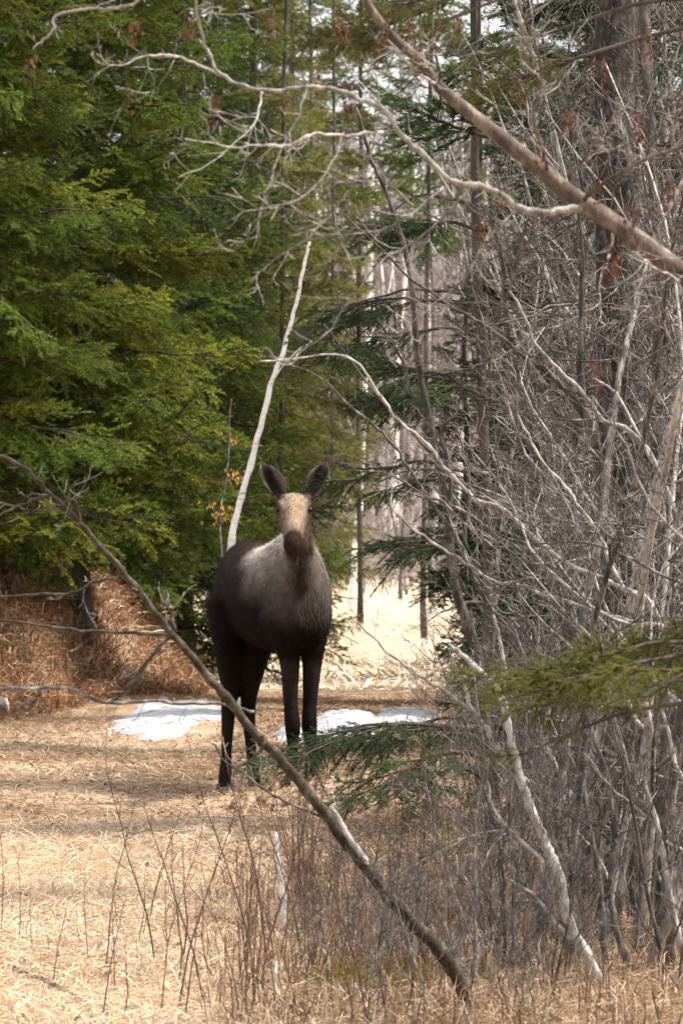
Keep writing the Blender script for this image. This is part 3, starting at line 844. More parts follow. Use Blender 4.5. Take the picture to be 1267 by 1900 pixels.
# fir beside the path with low boughs in front of the moose's feet
x0, Y0 = PX(905, 26.5), 26.5
root = empty('fir_tree', (x0, Y0, gz(x0, Y0)))
tag(root, 'thin fir with sparse limbs, its low boughs crossing the feet of the moose', 'tree', RG)
tm, tp = trunk_mesh(7.5, .034, (-.15, .1), 21, r1=.012); link('trunk', tm, root)
def limb_to(root, kd, base_z, tip, roll=0.0, seed=0, nb=5, size=.6, foliage=.55):
    """a woody limb from the trunk to a world point, carrying sprays towards its end"""
    rs = random.Random(seed); random.seed(seed)
    o0 = np.array((0, 0, base_z)); v = np.array(tip) - np.array(root.location) - o0
    L = float(np.linalg.norm(v)); s_ = np.linspace(0, 1, 12)
    nz = np.random.default_rng(seed)
    pts = o0 + v * s_[:, None] + np.stack([0 * s_, 0 * s_, .10 * L * np.sin(np.pi * s_)], -1) + np.cumsum(nz.normal(0, .008, (12, 3)), 0) * np.sin(np.pi * s_)[:, None]
    T = Tubes(); T.tube(pts, np.linspace(.013, .003, 12), 5, (1, .95, .9))
    wood = T.build('limb', M['grey_bark'] if kd == 'dead' else M['fir_bark'], root)
    az0 = math.atan2(v[1], v[0]); pt = math.asin(v[2] / L)
    for i in range(nb):
        q = 1 - foliage * (i / max(1, nb - 1)) if i else .97
        p = [float(np.interp(q, s_, pts[:, k])) for k in range(3)]
        da = 0 if i == 0 else (1 if i % 2 else -1) * rs.uniform(.35, .95)
        add_bough(wood, kd, p[2], az0 + da, size * (.5 if kd == 'dead' else 1) * rs.uniform(.7, 1.15), pt * .5 + rs.uniform(-.22, .12), roll + rs.uniform(-.6, .6), p[0], p[1])
for i, (kd, bz, tpx, tpy, tY, nb, sz) in enumerate([
        ('feather', .50, 545, 1408, 25.9, 6, .36), ('feather', .52, 610, 1402, 26.2, 5, .36), ('feather', .36, 700, 1460, 25.6, 5, .40), ('feather', .56, 740, 1378, 26.8, 4, .38),
        ('feather', .50, 495, 1408, 26.3, 5, .30), ('feather', .24, 780, 1490, 25.4, 4, .40), ('feather', .60, 840, 1390, 25.6, 3, .36), ('feather', .3, 1010, 1500, 26.0, 4, .4),
        ('dead', 2.83, 610, 575, 26.9, 4, .4), ('feather', 2.75, 600, 590, 26.9, 6, .34), ('feather', 2.78, 630, 610, 26.7, 6, .34), ('feather', 2.62, 660, 640, 26.3, 5, .32),
        ('feather', 1.86, 650, 895, 26.4, 4, .28), ('dead', 1.9, 640, 930, 26.2, 4, .5), ('feather', 1.80, 710, 915, 26.8, 5, .3), ('dead', 1.6, 700, 900, 26.0, 3, .5),
        ('dead', 1.2, 780, 1160, 25.8, 4, .5), ('dead', 2.2, 1010, 800, 26.1, 4, .6), ('dead', 2.4, 760, 700, 26.5, 4, .5), ('feather', 2.3, 750, 735, 26.4, 6, .45),
        ('feather', 2.35, 1010, 700, 26.9, 6, .5), ('feather', 2.25, 790, 690, 26.9, 6, .45), ('feather', 3.2, 780, 430, 26.6, 6, .5), ('feather', 3.4, 1000, 360, 26.6, 6, .5), ('dead', 3.3, 700, 420, 26.2, 4, .6),
        ('feather', 1.5, 1000, 1010, 26.4, 6, .5), ('feather', 1.35, 790, 1000, 26.9, 5, .4)]):
    limb_to(root, kd, bz, P(tpx, tpy, tY), 0.2, 300 + i, nb, sz)
rs = random.Random(5); z = 3.7
while z < 7.3:
    add_bough(root, 'dark', z, rs.random() * 6.28, .95 * (1 - z / 8) + .25, rs.uniform(-.1, .3)); z += .16

# hemlock out of frame to the right: olive sprays hang into view
x0, Y0 = PX(1640, 15.2), 15.2
root = empty('hemlock_tree', (x0, Y0, gz(x0, Y0)))
tag(root, 'hemlock with flat olive green sprays hanging in front of the thicket', 'tree')
tm, tp = trunk_mesh(8.5, .12, (0, 0), 31); link('trunk', tm, root)
for i, (bz, tpx, tpy, tY, nb, sz) in enumerate([(1.22, 985, 1262, 14.9, 8, .27), (1.25, 1060, 1245, 15.3, 8, .28), (1.20, 1005, 1285, 14.7, 7, .26), (1.3, 1120, 1255, 15.6, 6, .28),
        (1.0, 965, 1402, 15.1, 3, .17), (1.18, 1190, 1300, 14.5, 4, .26), (1.5, 1230, 1235, 15.0, 4, .28),
        (3.3, 660, 65, 15.0, 5, .26), (3.35, 700, 55, 15.3, 6, .26), (3.25, 720, 90, 14.7, 5, .24), (3.15, 960, 150, 15.5, 4, .24), (3.15, 900, 110, 15.0, 3, .2), (3.4, 740, 15, 14.7, 4, .26)]):
    limb_to(root, 'cedar', bz, P(tpx, tpy, tY), .3, 500 + i, nb, sz, .16 if tpy < 300 else .34)
rs = random.Random(6); z = 4.7
while z < 8.2:
    add_bough(root, 'dark', z, rs.random() * 6.28, 1.3 * (1 - z / 9.5) + .2, rs.uniform(-.1, .3)); z += .25

# ------------------------------------------------------------------ bare wood
def wander(rs, p, d, L, n, jit, up=0.0):
    pts = [np.array(p, float)]; d = norm(np.array(d, float)); st = L / (n - 1)
    for i in range(n - 1):
        d = norm(d + rs.normal(0, jit, 3) + np.array((0, 0, up)))
        pts.append(pts[-1] + d * st)
    return np.array(pts)

def side_dir(rs, t, ang):
    v = norm(np.cross(t, rs.normal(size=3))); return norm(t * math.cos(ang) + v * math.sin(ang))

def twiglets(rs, T, pts, r, n, L, depth=1, ang=(.5, 1.0), up=.06, col=(1, 1, 1), lo=.15, rmin=.0012, jit=.16):
    m = len(pts)
    for i in range(n):
        q = rs.uniform(lo, 1) * (m - 1); k = min(int(q), m - 2); fr = q - k
        b0 = pts[k] * (1 - fr) + pts[k + 1] * fr; t = norm(pts[k + 1] - pts[k])
        ll = L * rs.uniform(.35, 1.15) * (1.1 - .6 * q / (m - 1))
        d = side_dir(rs, t, rs.uniform(*ang))
        r1 = max(rmin, r * .45 * rs.uniform(.6, 1))
        pp = wander(rs, b0, d, ll, 6, jit, up)
        T.tube(pp, np.linspace(r1, rmin * .8, 6), 3 if r1 < .004 else 4, np.array(col) * rs.uniform(.75, 1.3))
        if depth > 0:
            twiglets(rs, T, pp, r1, max(2, int(n * .35)), ll * .5, depth - 1, ang, up, col, .2, rmin, jit)

def bare_proto(seed, H, r0, nb=9, lean=.12, bl=.45, ntw=9, mat='brown_bark', tmat='twig', rmin=.0013, ang=(.5, .95), lo=.18, depth=1, jit=.07, bjit=.13, merged=False):
    """returns meshes: stem, [(branch mesh)], twig mesh"""
    rs = np.random.default_rng(seed)
    d = norm(np.array((rs.normal(0, lean), rs.normal(0, lean), 1)))
    st = wander(rs, (0, 0, -.06), d, H, 16, jit, .03)
    T = Tubes(); T.tube(st, np.linspace(r0, r0 * .16, 16) * np.r_[1.25, np.ones(15)], 7, (1, 1, 1), .05)
    stem = T.mesh('stem', M[mat])
    W = Tubes(); brs = []; reach = [st]
    for i in range(nb):
        q = lo + (1 - lo - .05) * (i + rs.random() * .8) / nb; k = q * 15; k0 = min(int(k), 14)
        b0 = st[k0] + (st[k0 + 1] - st[k0]) * (k - k0); t = norm(st[k0 + 1] - st[k0])
        ll = bl * H * (1.05 - q) * rs.uniform(.5, 1.2) + .15
        r1 = max(rmin * 1.6, r0 * (1 - .84 * q) * rs.uniform(.35, .62))
        bp_ = wander(rs, b0, side_dir(rs, t, rs.uniform(*ang)), ll, 10, bjit, .04)
        reach.append(bp_)
        Bt = W if merged else Tubes(); Bt.tube(bp_, np.linspace(r1, rmin, 10), 5, np.ones(3) * rs.uniform(.8, 1.3))
        if not merged: brs.append(Bt.mesh('branch', M[mat]))
        twiglets(rs, W, bp_, r1, ntw, ll * .5, depth, rmin=rmin)
    twiglets(rs, W, st[4:], r0 * .4, ntw, H * .12, depth, rmin=rmin)
    return stem, brs, W.mesh('branches' if merged else 'twigs', M[tmat]), np.vstack(reach)

def place_bare(name, proto, x, y, rz, sc, label, cat, group, simple=False, tilt=(0, 0)):
    stem, brs, tw, reach = proto
    o = empty(name, (x, y, gz(x, y)), rz, sc); o.rotation_euler = (tilt[0], tilt[1], rz)
    tag(o, label, cat, group)
    link('stem', stem, o)
    for b_ in brs: link('branch', b_, o)
    t = link('twigs' if brs else 'branches', tw, o); t['kind'] = 'stuff'
    return o

# far wood on the rise beyond the meadow
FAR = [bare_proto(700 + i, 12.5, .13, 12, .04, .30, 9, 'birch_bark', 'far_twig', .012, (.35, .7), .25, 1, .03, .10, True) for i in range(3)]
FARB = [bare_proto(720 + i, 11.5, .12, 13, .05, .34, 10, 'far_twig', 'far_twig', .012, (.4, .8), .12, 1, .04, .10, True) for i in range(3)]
rs = random.Random(9)
for i in range(170):
    Y = rs.uniform(148, 225); px = rs.uniform(540, 960) if i < 110 else rs.uniform(380, 1330)
    w = rs.random() < .42
    x = PX(px, Y)
    place_bare('birch_tree' if w else 'bare_tree', rs.choice(FAR if w else FARB), x, Y, rs.random() * 6.28, rs.uniform(.7, 1.0) if 520 < px < 870 else rs.uniform(.75, 1.15),
               'slender white birch in the far wood beyond the meadow' if w else 'leafless grey tree in the far wood beyond the meadow', 'tree', 'white birches of the far wood' if w else 'grey trees of the far wood')
# brush along the far meadow edge
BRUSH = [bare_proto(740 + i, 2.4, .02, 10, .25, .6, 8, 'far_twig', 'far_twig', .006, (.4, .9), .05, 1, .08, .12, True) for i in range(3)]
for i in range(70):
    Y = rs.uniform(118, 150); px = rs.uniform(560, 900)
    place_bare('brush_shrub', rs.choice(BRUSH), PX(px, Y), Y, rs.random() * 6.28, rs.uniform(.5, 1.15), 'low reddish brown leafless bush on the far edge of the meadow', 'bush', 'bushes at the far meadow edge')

# mid-distance bare trees on the right closing the view
MID = [bare_proto(760 + i, 9.0, .07, 16, .06, .36, 11, 'grey_bark', 'twig', .0045, (.35, .85), .08, 1, .05, .11, True) for i in range(4)]
for i in range(20):
    Y = rs.uniform(48, 90); px = rs.uniform(905, 1400)
    place_bare('bare_tree', rs.choice(MID), PX(px, Y), Y, rs.random() * 6.28, rs.uniform(.75, 1.3), 'tall leafless grey tree in the woods behind the thicket', 'tree', 'grey trees behind the thicket')
for px, Y, s in ((600, 105, .8), (560, 96, .8), (742, 112, .75)):
    place_bare('bare_tree', rs.choice(MID), PX(px, Y), Y, rs.random() * 6.28, s, 'thin leafless tree at the edge of the bright meadow', 'tree', 'thin trees at the meadow edge')

# thicket saplings on the right
SAP = [bare_proto(780 + i, 5.2, .022, 13, .10, .28, 12, ['brown_bark', 'grey_bark', 'pale_bark'][i % 3], ['twig', 'twig', 'grey_bark'][i % 3], .0017, (.5, 1.25), .06, 1, .10, .20) for i in range(6)]
def near_what(px, Y):
    marks = [(1172, 21.5, 'the old spruce trunk'), (905, 26.5, 'the thin fir with sparse limbs'), (830, 52, 'the small dark fir'), (965, 46, 'the dark fir behind the pale branches'),
             (1225, 20, 'the dark pole sapling'), (1122, 17.2, 'the stout pale sapling'), (1180, 43, 'the dark fir behind the old spruce'), (1330, 47, 'the dark fir behind the pole sapling'), (915, 24.5, 'the dark slender bending sapling'), (1090, 21.5, 'the dark upright curving sapling')]
    x = PX(px, Y); m = min(marks, key=lambda q: (PX(q[0], q[1]) - x) ** 2 + ((q[1] - Y) * .6) ** 2)
    return ('just behind ' if Y > m[1] + .8 else 'just in front of ' if Y < m[1] - .8 else 'level with ') + m[2]
for i in range(80):
    Y = rs.uniform(17.5, 24) if i < 30 else rs.uniform(22, 42); px = rs.uniform(980 if Y < 24 else 930 if Y < 34 else 870, 1390); j = rs.randrange(6); sc = rs.uniform(.7, 1.25); tl = (rs.gauss(0, .07), rs.gauss(-.04, .13))
    lb = ('short ' if sc < .88 else 'tall ' if sc > 1.07 else '') + ('brown', 'grey', 'pale')[j % 3] + ' leafless sapling ' + ('leaning ' if abs(tl[1]) > .1 else 'standing ') + near_what(px, Y)
    best = None
    for q in range(16):
        rz = rs.random() * 6.28; R_ = np.array(Matrix.Rotation(rz, 3, 'Z') @ Matrix.Rotation(tl[1], 3, 'Y') @ Matrix.Rotation(tl[0], 3, 'X'))
        w = SAP[j][3] @ R_.T * sc + (PX(px, Y), Y, 0); lx = float((633.5 + w[:, 0] / w[:, 1] * F)[w[:, 2] < 3.6].min())
        if best is None or lx > best[0]: best = (lx, rz)
        if lx > 850: break
    if best[0] < 780: continue
    place_bare('bare_sapling', SAP[j], PX(px, Y), Y, best[1], sc, lb, 'sapling', 'bare saplings of the thicket', tilt=tl)
SHR = [bare_proto(800 + i, 1.5, .010, 11, .2, .5, 9, ['brown_bark', 'grey_bark'][i % 2], 'twig', .0013, (.5, 1.1), .04, 1, .1) for i in range(4)]
for i in range(46):
    Y = rs.uniform(16.0, 28); px = rs.uniform(760 if Y < 20 else 930, 1340); j = rs.randrange(4); sc = rs.uniform(.4, 1.0)
    lb = ('knee high ' if sc < .6 else 'waist high ' if sc > .82 else 'low ') + ('brown' if j % 2 == 0 else 'grey') + ' twiggy shrub ' + near_what(px, Y)
    place_bare('twiggy_shrub', SHR[j], PX(px, Y), Y, rs.random() * 6.28, sc, lb, 'shrub', 'twiggy shrubs under the thicket')

for i in range(34):
    Y = rs.uniform(15.4, 18.5); px = rs.uniform(560, 1180); j = rs.randrange(4); sc = rs.uniform(.22, .5)
    place_bare('twiggy_shrub', SHR[j], PX(px, Y), Y, rs.random() * 6.28, sc, 'ankle high ' + ('brown' if j % 2 == 0 else 'grey') + ' twiggy shrub in the weeds ' + ('under the leaning sapling' if px < 800 else 'before the stout pale sapling'), 'shrub', 'ankle high shrubs in the near weeds')

# ------------------------------------------------------------------ traced wood
def trace(T, pts, Y, w0, w1, k=7, col=(1, 1, 1), wob=.07, n=6, y1=None, thin=.8):
    """branch through photo points at distance Y (to y1); widths in photo pixels"""
    m = len(pts); Ys = np.linspace(Y, Y if y1 is None else y1, m)
    pp = np.array([P(a, b_, yy) for (a, b_), yy in zip(pts, Ys)])
    rs = np.random.default_rng(int(abs(pts[0][0] * 7 + pts[0][1])))
    pp = smoothline(pp, n)
    pp[1:-1] += rs.normal(0, .0014 * math.sqrt(Y / 16), (len(pp) - 2, 3))
    wv_ = np.cumsum(rs.normal(0, .0028 * math.sqrt(Y / 16), (len(pp), 3)), 0)
    pp += (wv_ - np.linspace(0, 1, len(pp))[:, None] * wv_[-1]) * .8
    r = (w1 + (w0 - w1) * (1 - np.linspace(0, 1, len(pp))) ** 1.25) * thin * .5 / F * np.linspace(Ys[0], Ys[-1], len(pp))
    r = r * (1 + .045 * rs.normal(size=len(pp)))
    T.tube(pp, r, k, col, wob)
    return pp, r

def traced_tree(name, label, cat, mat, stem, branches=(), ntw=12, twl=.35, seed=0, group=None, tmat='twig', depth=1, bmat=None, tlo=.15):
    """stem: (pts, Y, w0, w1[, y1]) listed from the root; branches the same"""
    rs = np.random.default_rng(seed)
    pts = list(stem[0]); Y = stem[1]
    T = Tubes(); pp, r = trace(T, pts, Y, stem[2], stem[3], 9, y1=stem[4] if len(stem) > 4 else None)
    root = empty(name, tuple(pp[0])); tag(root, label, cat, group)
    loc = pp[0]
    def fin(T, nm, mt):
        T.V = [v - loc for v in T.V]; return T.build(nm, M[mt], root)
    W = Tubes(); twiglets(rs, W, pp, r.mean() * .4, ntw, twl, depth, lo=tlo)
    fin(T, 'stem', mat)
    for b_ in branches:
        T = Tubes(); bp_, br = trace(T, b_[0], b_[1], b_[2], b_[3], 6, y1=b_[4] if len(b_) > 4 else None)
        fin(T, 'branch', bmat or mat)
        twiglets(rs, W, bp_, br.mean() * .5, max(3, ntw // 2), twl * .7, depth)
    if ntw:
        o = fin(W, 'twigs', tmat); o['kind'] = 'stuff'
    return root

def gpy(Y, px):          # photo row of the ground at distance Y
    return HOR + (EYE - gz(PX(px, Y), Y)) / Y * F

# leaning dead sapling crossing the whole foreground
LS = [(884, gpy(16.2, 884) + 12), (868, 1850), (845, 1800), (810, 1750), (760, 1695), (700, 1625), (640, 1555), (600, 1500), (540, 1425), (485, 1360), (430, 1290), (370, 1225), (310, 1160), (250, 1085), (200, 1025), (140, 960), (90, 920), (40, 872), (-30, 838)]
traced_tree('leaning_sapling', 'dead sapling leaning diagonally across the path in front of the moose', 'sapling', 'lean_bark', (LS, 16.2, 38, 11, 15.6),
    [([(322, 1178), (230, 1172), (120, 1160), (-20, 1148)], 15.8, 9, 6), ([(322, 1176), (285, 1215), (250, 1265), (215, 1300)], 15.8, 10, 5),
     ([(215, 1075), (180, 1085), (130, 1100), (60, 1102), (-20, 1108)], 15.75, 8, 5), ([(150, 965), (140, 925), (110, 938), (60, 945), (-20, 928)], 15.7, 8, 5),
     ([(490, 1365), (492, 1380), (475, 1405), (440, 1428)], 15.9, 10, 5), ([(120, 940), (135, 905), (140, 895)], 15.7, 6, 3), ([(95, 920), (40, 940), (-20, 965)], 15.7, 8, 5),
     ([(322, 1170), (316, 1140), (318, 1130)], 15.8, 12, 6), ([(640, 1555), (632, 1530), (615, 1495)], 16.0, 10, 4)], 8, .22, 1, tmat='pale_bark', tlo=.62)
# splintered pale scar on it
T = Tubes(); bp_, _ = trace(T, [(612, 1498), (640, 1540), (672, 1590)], 15.93, 8, 16); trace(T, [(672, 1590), (684, 1604)], 15.93, 16, 4)
sc = T.build('wood_splinter', M['pale_bark'], None)
for o in bpy.data.objects:
    if o.name == 'leaning_sapling':
        sc.parent = o; sc.matrix_parent_inverse = Matrix.Translation(-Vector(o.location))

# lower horizontal stick from the left, held up by the leaning sapling
traced_tree('fallen_branch', 'thin grey fallen branch lying level against the leaning sapling over the snow', 'branch', 'grey_bark',
    ([(470, 1322), (410, 1310), (300, 1308), (195, 1303), (130, 1280), (60, 1276), (-60, 1272)], 15.95, 6, 9, 15.7), [([(80, 1277), (60, 1305), (30, 1335)], 15.8, 8, 4), ([(195, 1303), (225, 1290), (260, 1250), (300, 1200)], 15.85, 7, 4)], 6, .18, 2)
traced_tree('fallen_branch', 'brown twig hanging below the leaning sapling at the feet of the moose', 'branch', 'brown_bark',
    ([(640, 1545), (600, 1515), (520, 1480), (460, 1440), (410, 1402), (395, 1380)], 16.0, 8, 4), [], 5, .15, 3)

# big leaning trunk, upper right, and its pale side branch
BT = [P(1267 + 2050, 0, 14.0)]
pts = [np.array((3.35, 14.3, gz(3.35, 14.3) - .1)), np.array((2.9, 14.2, .75)), np.array((1.9, 14.05, 1.72))] + [P(a, b_, 14.0) for a, b_ in
       [(1320, 540), (1267, 508), (1190, 452), (1130, 408), (1060, 362), (985, 300), (910, 240), (850, 192), (812, 158), (775, 110), (735, 75), (690, 20), (650, -60), (600, -170)]]
pp = smoothline(np.array(pts), 6)
r = np.interp(np.linspace(0, 1, len(pp)), [0, .17, .25, .7, 1], [.055, .040, .031, .016, .009])
root = empty('leaning_tree', tuple(pp[0])); loc = pp[0]; HANG = []
tag(root, 'smooth brown tree trunk leaning across the upper thicket with a pale side branch', 'tree')
T = Tubes(); T.tube(pp - loc, r, 12, (1.5, 1.4, 1.3), .025); T.build('stem', M['brown_bark'], root)
W = Tubes(); rsn = np.random.default_rng(44)
for pts_, w0, w1, mt in [([(1078, 386), (1020, 396), (960, 390), (915, 368), (870, 353), (822, 345), (780, 300), (740, 260), (712, 212), (670, 190), (620, 172), (572, 160), (490, 163), (412, 140), (385, 95), (372, 45), (358, -20)], 20, 7, 'pale_bark'),
        ([(712, 243), (640, 245), (580, 243), (540, 262), (490, 265), (440, 275), (345, 258)], 8, 4, 'pale_bark'),
        ([(412, 142), (340, 112), (280, 108), (220, 128), (180, 100)], 8, 3, 'pale_bark'), ([(385, 25), (395, 8)], 6, 3, 'pale_bark'),
        ([(1085, 372), (1130, 340), (1200, 298), (1300, 258)], 12, 9, 'brown_bark'), ([(1052, 330), (1075, 298), (1100, 270), (1125, 262)], 8, 4, 'brown_bark'),
        ([(1015, 312), (1000, 270), (990, 220), (1005, 150), (995, 95), (975, 40)], 10, 5, 'brown_bark'), ([(815, 162), (813, 120), (806, 80)], 12, 5, 'brown_bark'), ([(812, 158), (760, 125), (720, 75)], 7, 4, 'pale_bark'),
        ([(1000, 150), (965, 105), (970, 40)], 7, 5, 'pale_bark'), ([(1267, 520), (1215, 495), (1180, 470)], 6, 4, 'pale_bark'),
        ([(822, 345), (760, 400), (690, 432), (600, 440), (520, 470), (470, 520)], 6, 2, 'grey_bark'), ([(712, 212), (685, 290), (640, 360), (590, 420), (530, 440)], 6, 2.5, 'grey_bark'),
        ([(572, 160), (545, 240), (500, 330), (475, 420), (430, 470)], 5, 2, 'grey_bark'), ([(870, 353), (800, 430), (730, 475), (660, 540), (600, 620), (520, 680)], 7, 2.5, 'grey_bark'),
        ([(960, 390), (900, 450), (860, 520), (780, 590), (720, 660)], 7, 2.5, 'grey_bark'), ([(490, 163), (470, 230), (410, 290), (330, 330)], 5, 2, 'pale_bark'), ([(640, 245), (610, 320), (560, 370), (480, 390)], 5, 2, 'pale_bark')]:
    T = Tubes(); bp_, br = trace(T, pts_, 13.98, w0, w1, 7, y1=13.7); T.V = [v - loc for v in T.V]; HANG.append((bp_, T.build('branch', M[mt], root)))
    twiglets(rsn, W, bp_, br.mean() * .6, 11, .24, 1)
W.V = [v - loc for v in W.V]; o = W.build('twigs', M['pale_bark'], root); o['kind'] = 'stuff'
# hanging dead leaves
def leaf_cluster(name, c, n, size, cols, parent, seed, spread=.03, drop=.07, mat='dead_leaf'):
    rs = np.random.default_rng(seed)
    V, Q = [], []
    for i in range(n):
        p = np.array((rs.normal(0, spread), rs.normal(0, spread), -rs.random() * drop))
        d = norm(np.array((rs.normal(0, .45), rs.normal(0, .45), -1))); s = norm(np.cross(d, rs.normal(size=3))); nn = np.cross(d, s)
        L = size * rs.uniform(.6, 1.2); w = L * .3
        k = len(V) 
        V += [p, p + d * L * .4 + s * w + nn * w * .4, p + d * L, p + d * L * .4 - s * w + nn * w * .4, p + d * L * .5]
        Q += [(k, k + 1, k + 4), (k + 1, k + 2, k + 4), (k + 2, k + 3, k + 4), (k + 3, k, k + 4)]
    C = np.repeat(np.array(cols)[rs.integers(0, len(cols), n)] * rs.uniform(.7, 1.3, (n, 1)), 5, 0)
    o = link(name, mesh_np(name, np.array(V), [np.array(Q)], M[mat], C, False), parent)
    o.location = np.array(c) - (np.array(parent.location) if parent is not None else 0)
    return o
RUST = [(.13, .055, .035), (.17, .075, .045), (.10, .042, .028)]
for i, (a, b_, n_) in enumerate([(400, 175, 12), (525, 165, 7), (352, 15, 10), (250, 30, 8), (240, 150, 8), (635, 25, 12), (720, 20, 8), (645, 150, 7), (590, 130, 5), (1140, 450, 14), (1125, 480, 8), (1110, 320, 8), (890, 395, 8), (1105, 660, 9), (1120, 110, 8), (1185, 205, 8), (760, 30, 8), (815, 40, 8), (700, 60, 6), (960, 130, 6), (505, 20, 6), (60, 95, 5), (1050, 200, 8), (1200, 60, 8), (1240, 330, 8), (1010, 250, 6), (930, 330, 6), (850, 30, 8), (780, 90, 6), (1170, 380, 7)]):
    o = leaf_cluster('dead_leaf_cluster', P(a, b_, 13.85), n_ * 3, .018, RUST, root, 60 + i, .010, .085)
    o['kind'] = 'stuff'; c_ = P(a, b_, 13.85); o.parent = min(HANG, key=lambda h: np.linalg.norm(h[0] - c_, axis=1).min())[1]

# pale stick in the top left corner
traced_tree('hanging_branch', 'pale kinked bare branch hanging in front of the green firs', 'branch', 'pale_bark',
    ([(330, -60), (262, 0), (225, 18), (170, 22), (100, 32), (96, 50), (82, 72), (62, 92)], 15.0, 9, 5), [([(170, 22), (190, 10), (260, -20)], 15.0, 4, 3)], 8, .12, 4, tmat='pale_bark')

# traced stems of the thicket
TG = None
traced_tree('bare_sapling', 'stout pale grey sapling forking beside the olive hemlock spray', 'sapling', 'pale_bark',
    ([(1122, gpy(17.2, 1122) + 8), (1090, 1770), (1050, 1690), (1030, 1610), (1010, 1560), (985, 1490), (965, 1420), (945, 1350), (930, 1290), (905, 1255), (870, 1225), (835, 1200)], 17.2, 30, 12),
    [([(975, 1455), (930, 1410), (905, 1360), (875, 1312), (860, 1270), (835, 1235)], 17.2, 20, 6), ([(878, 1320), (830, 1290), (780, 1260), (720, 1210), (660, 1150)], 17.2, 9, 4), ([(1024, 1620), (985, 1575), (945, 1538), (915, 1500), (905, 1450)], 17.2, 13, 5),
     ([(940, 1538), (880, 1550), (820, 1580), (760, 1615), (640, 1700)], 17.2, 6, 3), ([(1090, 1770), (1040, 1720), (990, 1660), (940, 1630)], 17.2, 11, 5), ([(930, 1290), (934, 1260), (928, 1200), (915, 1140)], 17.2, 14, 5)], 16, .3, 5, tmat='grey_bark')
traced_tree('bare_sapling', 'straight light brown sapling rising close to the old spruce trunk', 'sapling', 'grey_bark',
    ([(1175, gpy(17.8, 1175) + 8), (1145, 1735), (1137, 1660), (1140, 1557), (1124, 1445), (1100, 1370), (1080, 1300), (1065, 1200)], 17.8, 19, 8),
    [([(1140, 1560), (1160, 1545), (1185, 1530)], 17.8, 8, 4), ([(1137, 1570), (1110, 1550), (1060, 1520), (1000, 1490)], 17.8, 7, 4), ([(1124, 1445), (1090, 1420), (1080, 1400)], 17.8, 7, 4)], 16, .35, 6)
traced_tree('bare_sapling', 'slim pale brown sapling splitting into two thin leaders', 'sapling', 'grey_bark',
    ([(1125, gpy(18.2, 1125) + 8), (1112, 1650), (1097, 1537), (1078, 1430), (1060, 1350), (1050, 1310)], 18.2, 18, 8), [([(1095, 1530), (1085, 1470), (1088, 1390), (1090, 1320)], 18.2, 11, 6), ([(1112, 1650), (1090, 1690), (1070, 1640), (1050, 1600)], 18.2, 7, 4)], 14, .32, 7)
traced_tree('bare_sapling', 'pale broken topped sapling right of the old spruce trunk', 'sapling', 'pale_bark',
    ([(1285, gpy(17.6, 1285) + 8), (1262, 1736), (1240, 1624), (1222, 1527), (1200, 1455), (1195, 1445)], 17.6, 20, 9), [([(1222, 1535), (1180, 1500), (1130, 1460), (1080, 1395)], 17.6, 10, 5), ([(1235, 1560), (1290, 1590)], 17.6, 8, 5), ([(1236, 1600), (1255, 1560), (1270, 1500)], 17.6, 8, 5)], 14, .3, 8)
traced_tree('bare_sapling', 'dark slender sapling bending left over the meadow opening', 'sapling', 'brown_bark',
    ([(915, gpy(24.5, 915) + 5), (900, 1400), (882, 1225), (846, 1110), (834, 1050), (822, 960), (809, 876), (783, 743), (768, 677), (752, 510), (737, 439), (707, 337), (684, 290), (660, 200)], 24.5, 30, 8),
    [([(790, 780), (760, 730), (740, 660), (700, 590)], 24.5, 10, 4), ([(830, 1000), (835, 880), (820, 800), (850, 760), (860, 700)], 24.5, 12, 5), ([(800, 840), (700, 730), (600, 600)], 24.4, 6, 3)], 14, .32, 9, tlo=.4)
traced_tree('bare_sapling', 'long dark sapling arching left from the thick of the thicket', 'sapling', 'brown_bark',
    ([(1175, gpy(20.5, 1175) + 5), (1165, 1400), (1151, 1162), (1135, 1080), (1122, 978), (1105, 830), (1095, 789), (1050, 735), (1018, 702), (975, 665), (936, 635), (890, 600), (820, 560), (740, 500), (640, 400)], 20.5, 30, 5),
    [([(1105, 830), (1085, 740), (1075, 630), (1080, 500), (1070, 350)], 20.5, 22, 8), ([(1120, 960), (1160, 900), (1200, 820)], 20.5, 9, 5), ([(1135, 1080), (1090, 960), (1040, 900), (1000, 845)], 20.4, 12, 5)], 26, .5, 10)
traced_tree('bare_sapling', 'dark upright sapling curving behind the pale kinked branch', 'sapling', 'brown_bark',
    ([(1090, gpy(21.5, 1090) + 5), (1080, 1350), (1064, 1213), (1038, 1136), (1028, 1039), (1005, 906), (982, 804), (967, 717), (945, 650), (935, 560), (930, 470), (900, 380)], 21.5, 24, 8),
    [([(982, 804), (1000, 840), (970, 780), (930, 740)], 21.5, 8, 3), ([(935, 560), (960, 480), (980, 400)], 21.5, 8, 4)], 24, .5, 11)
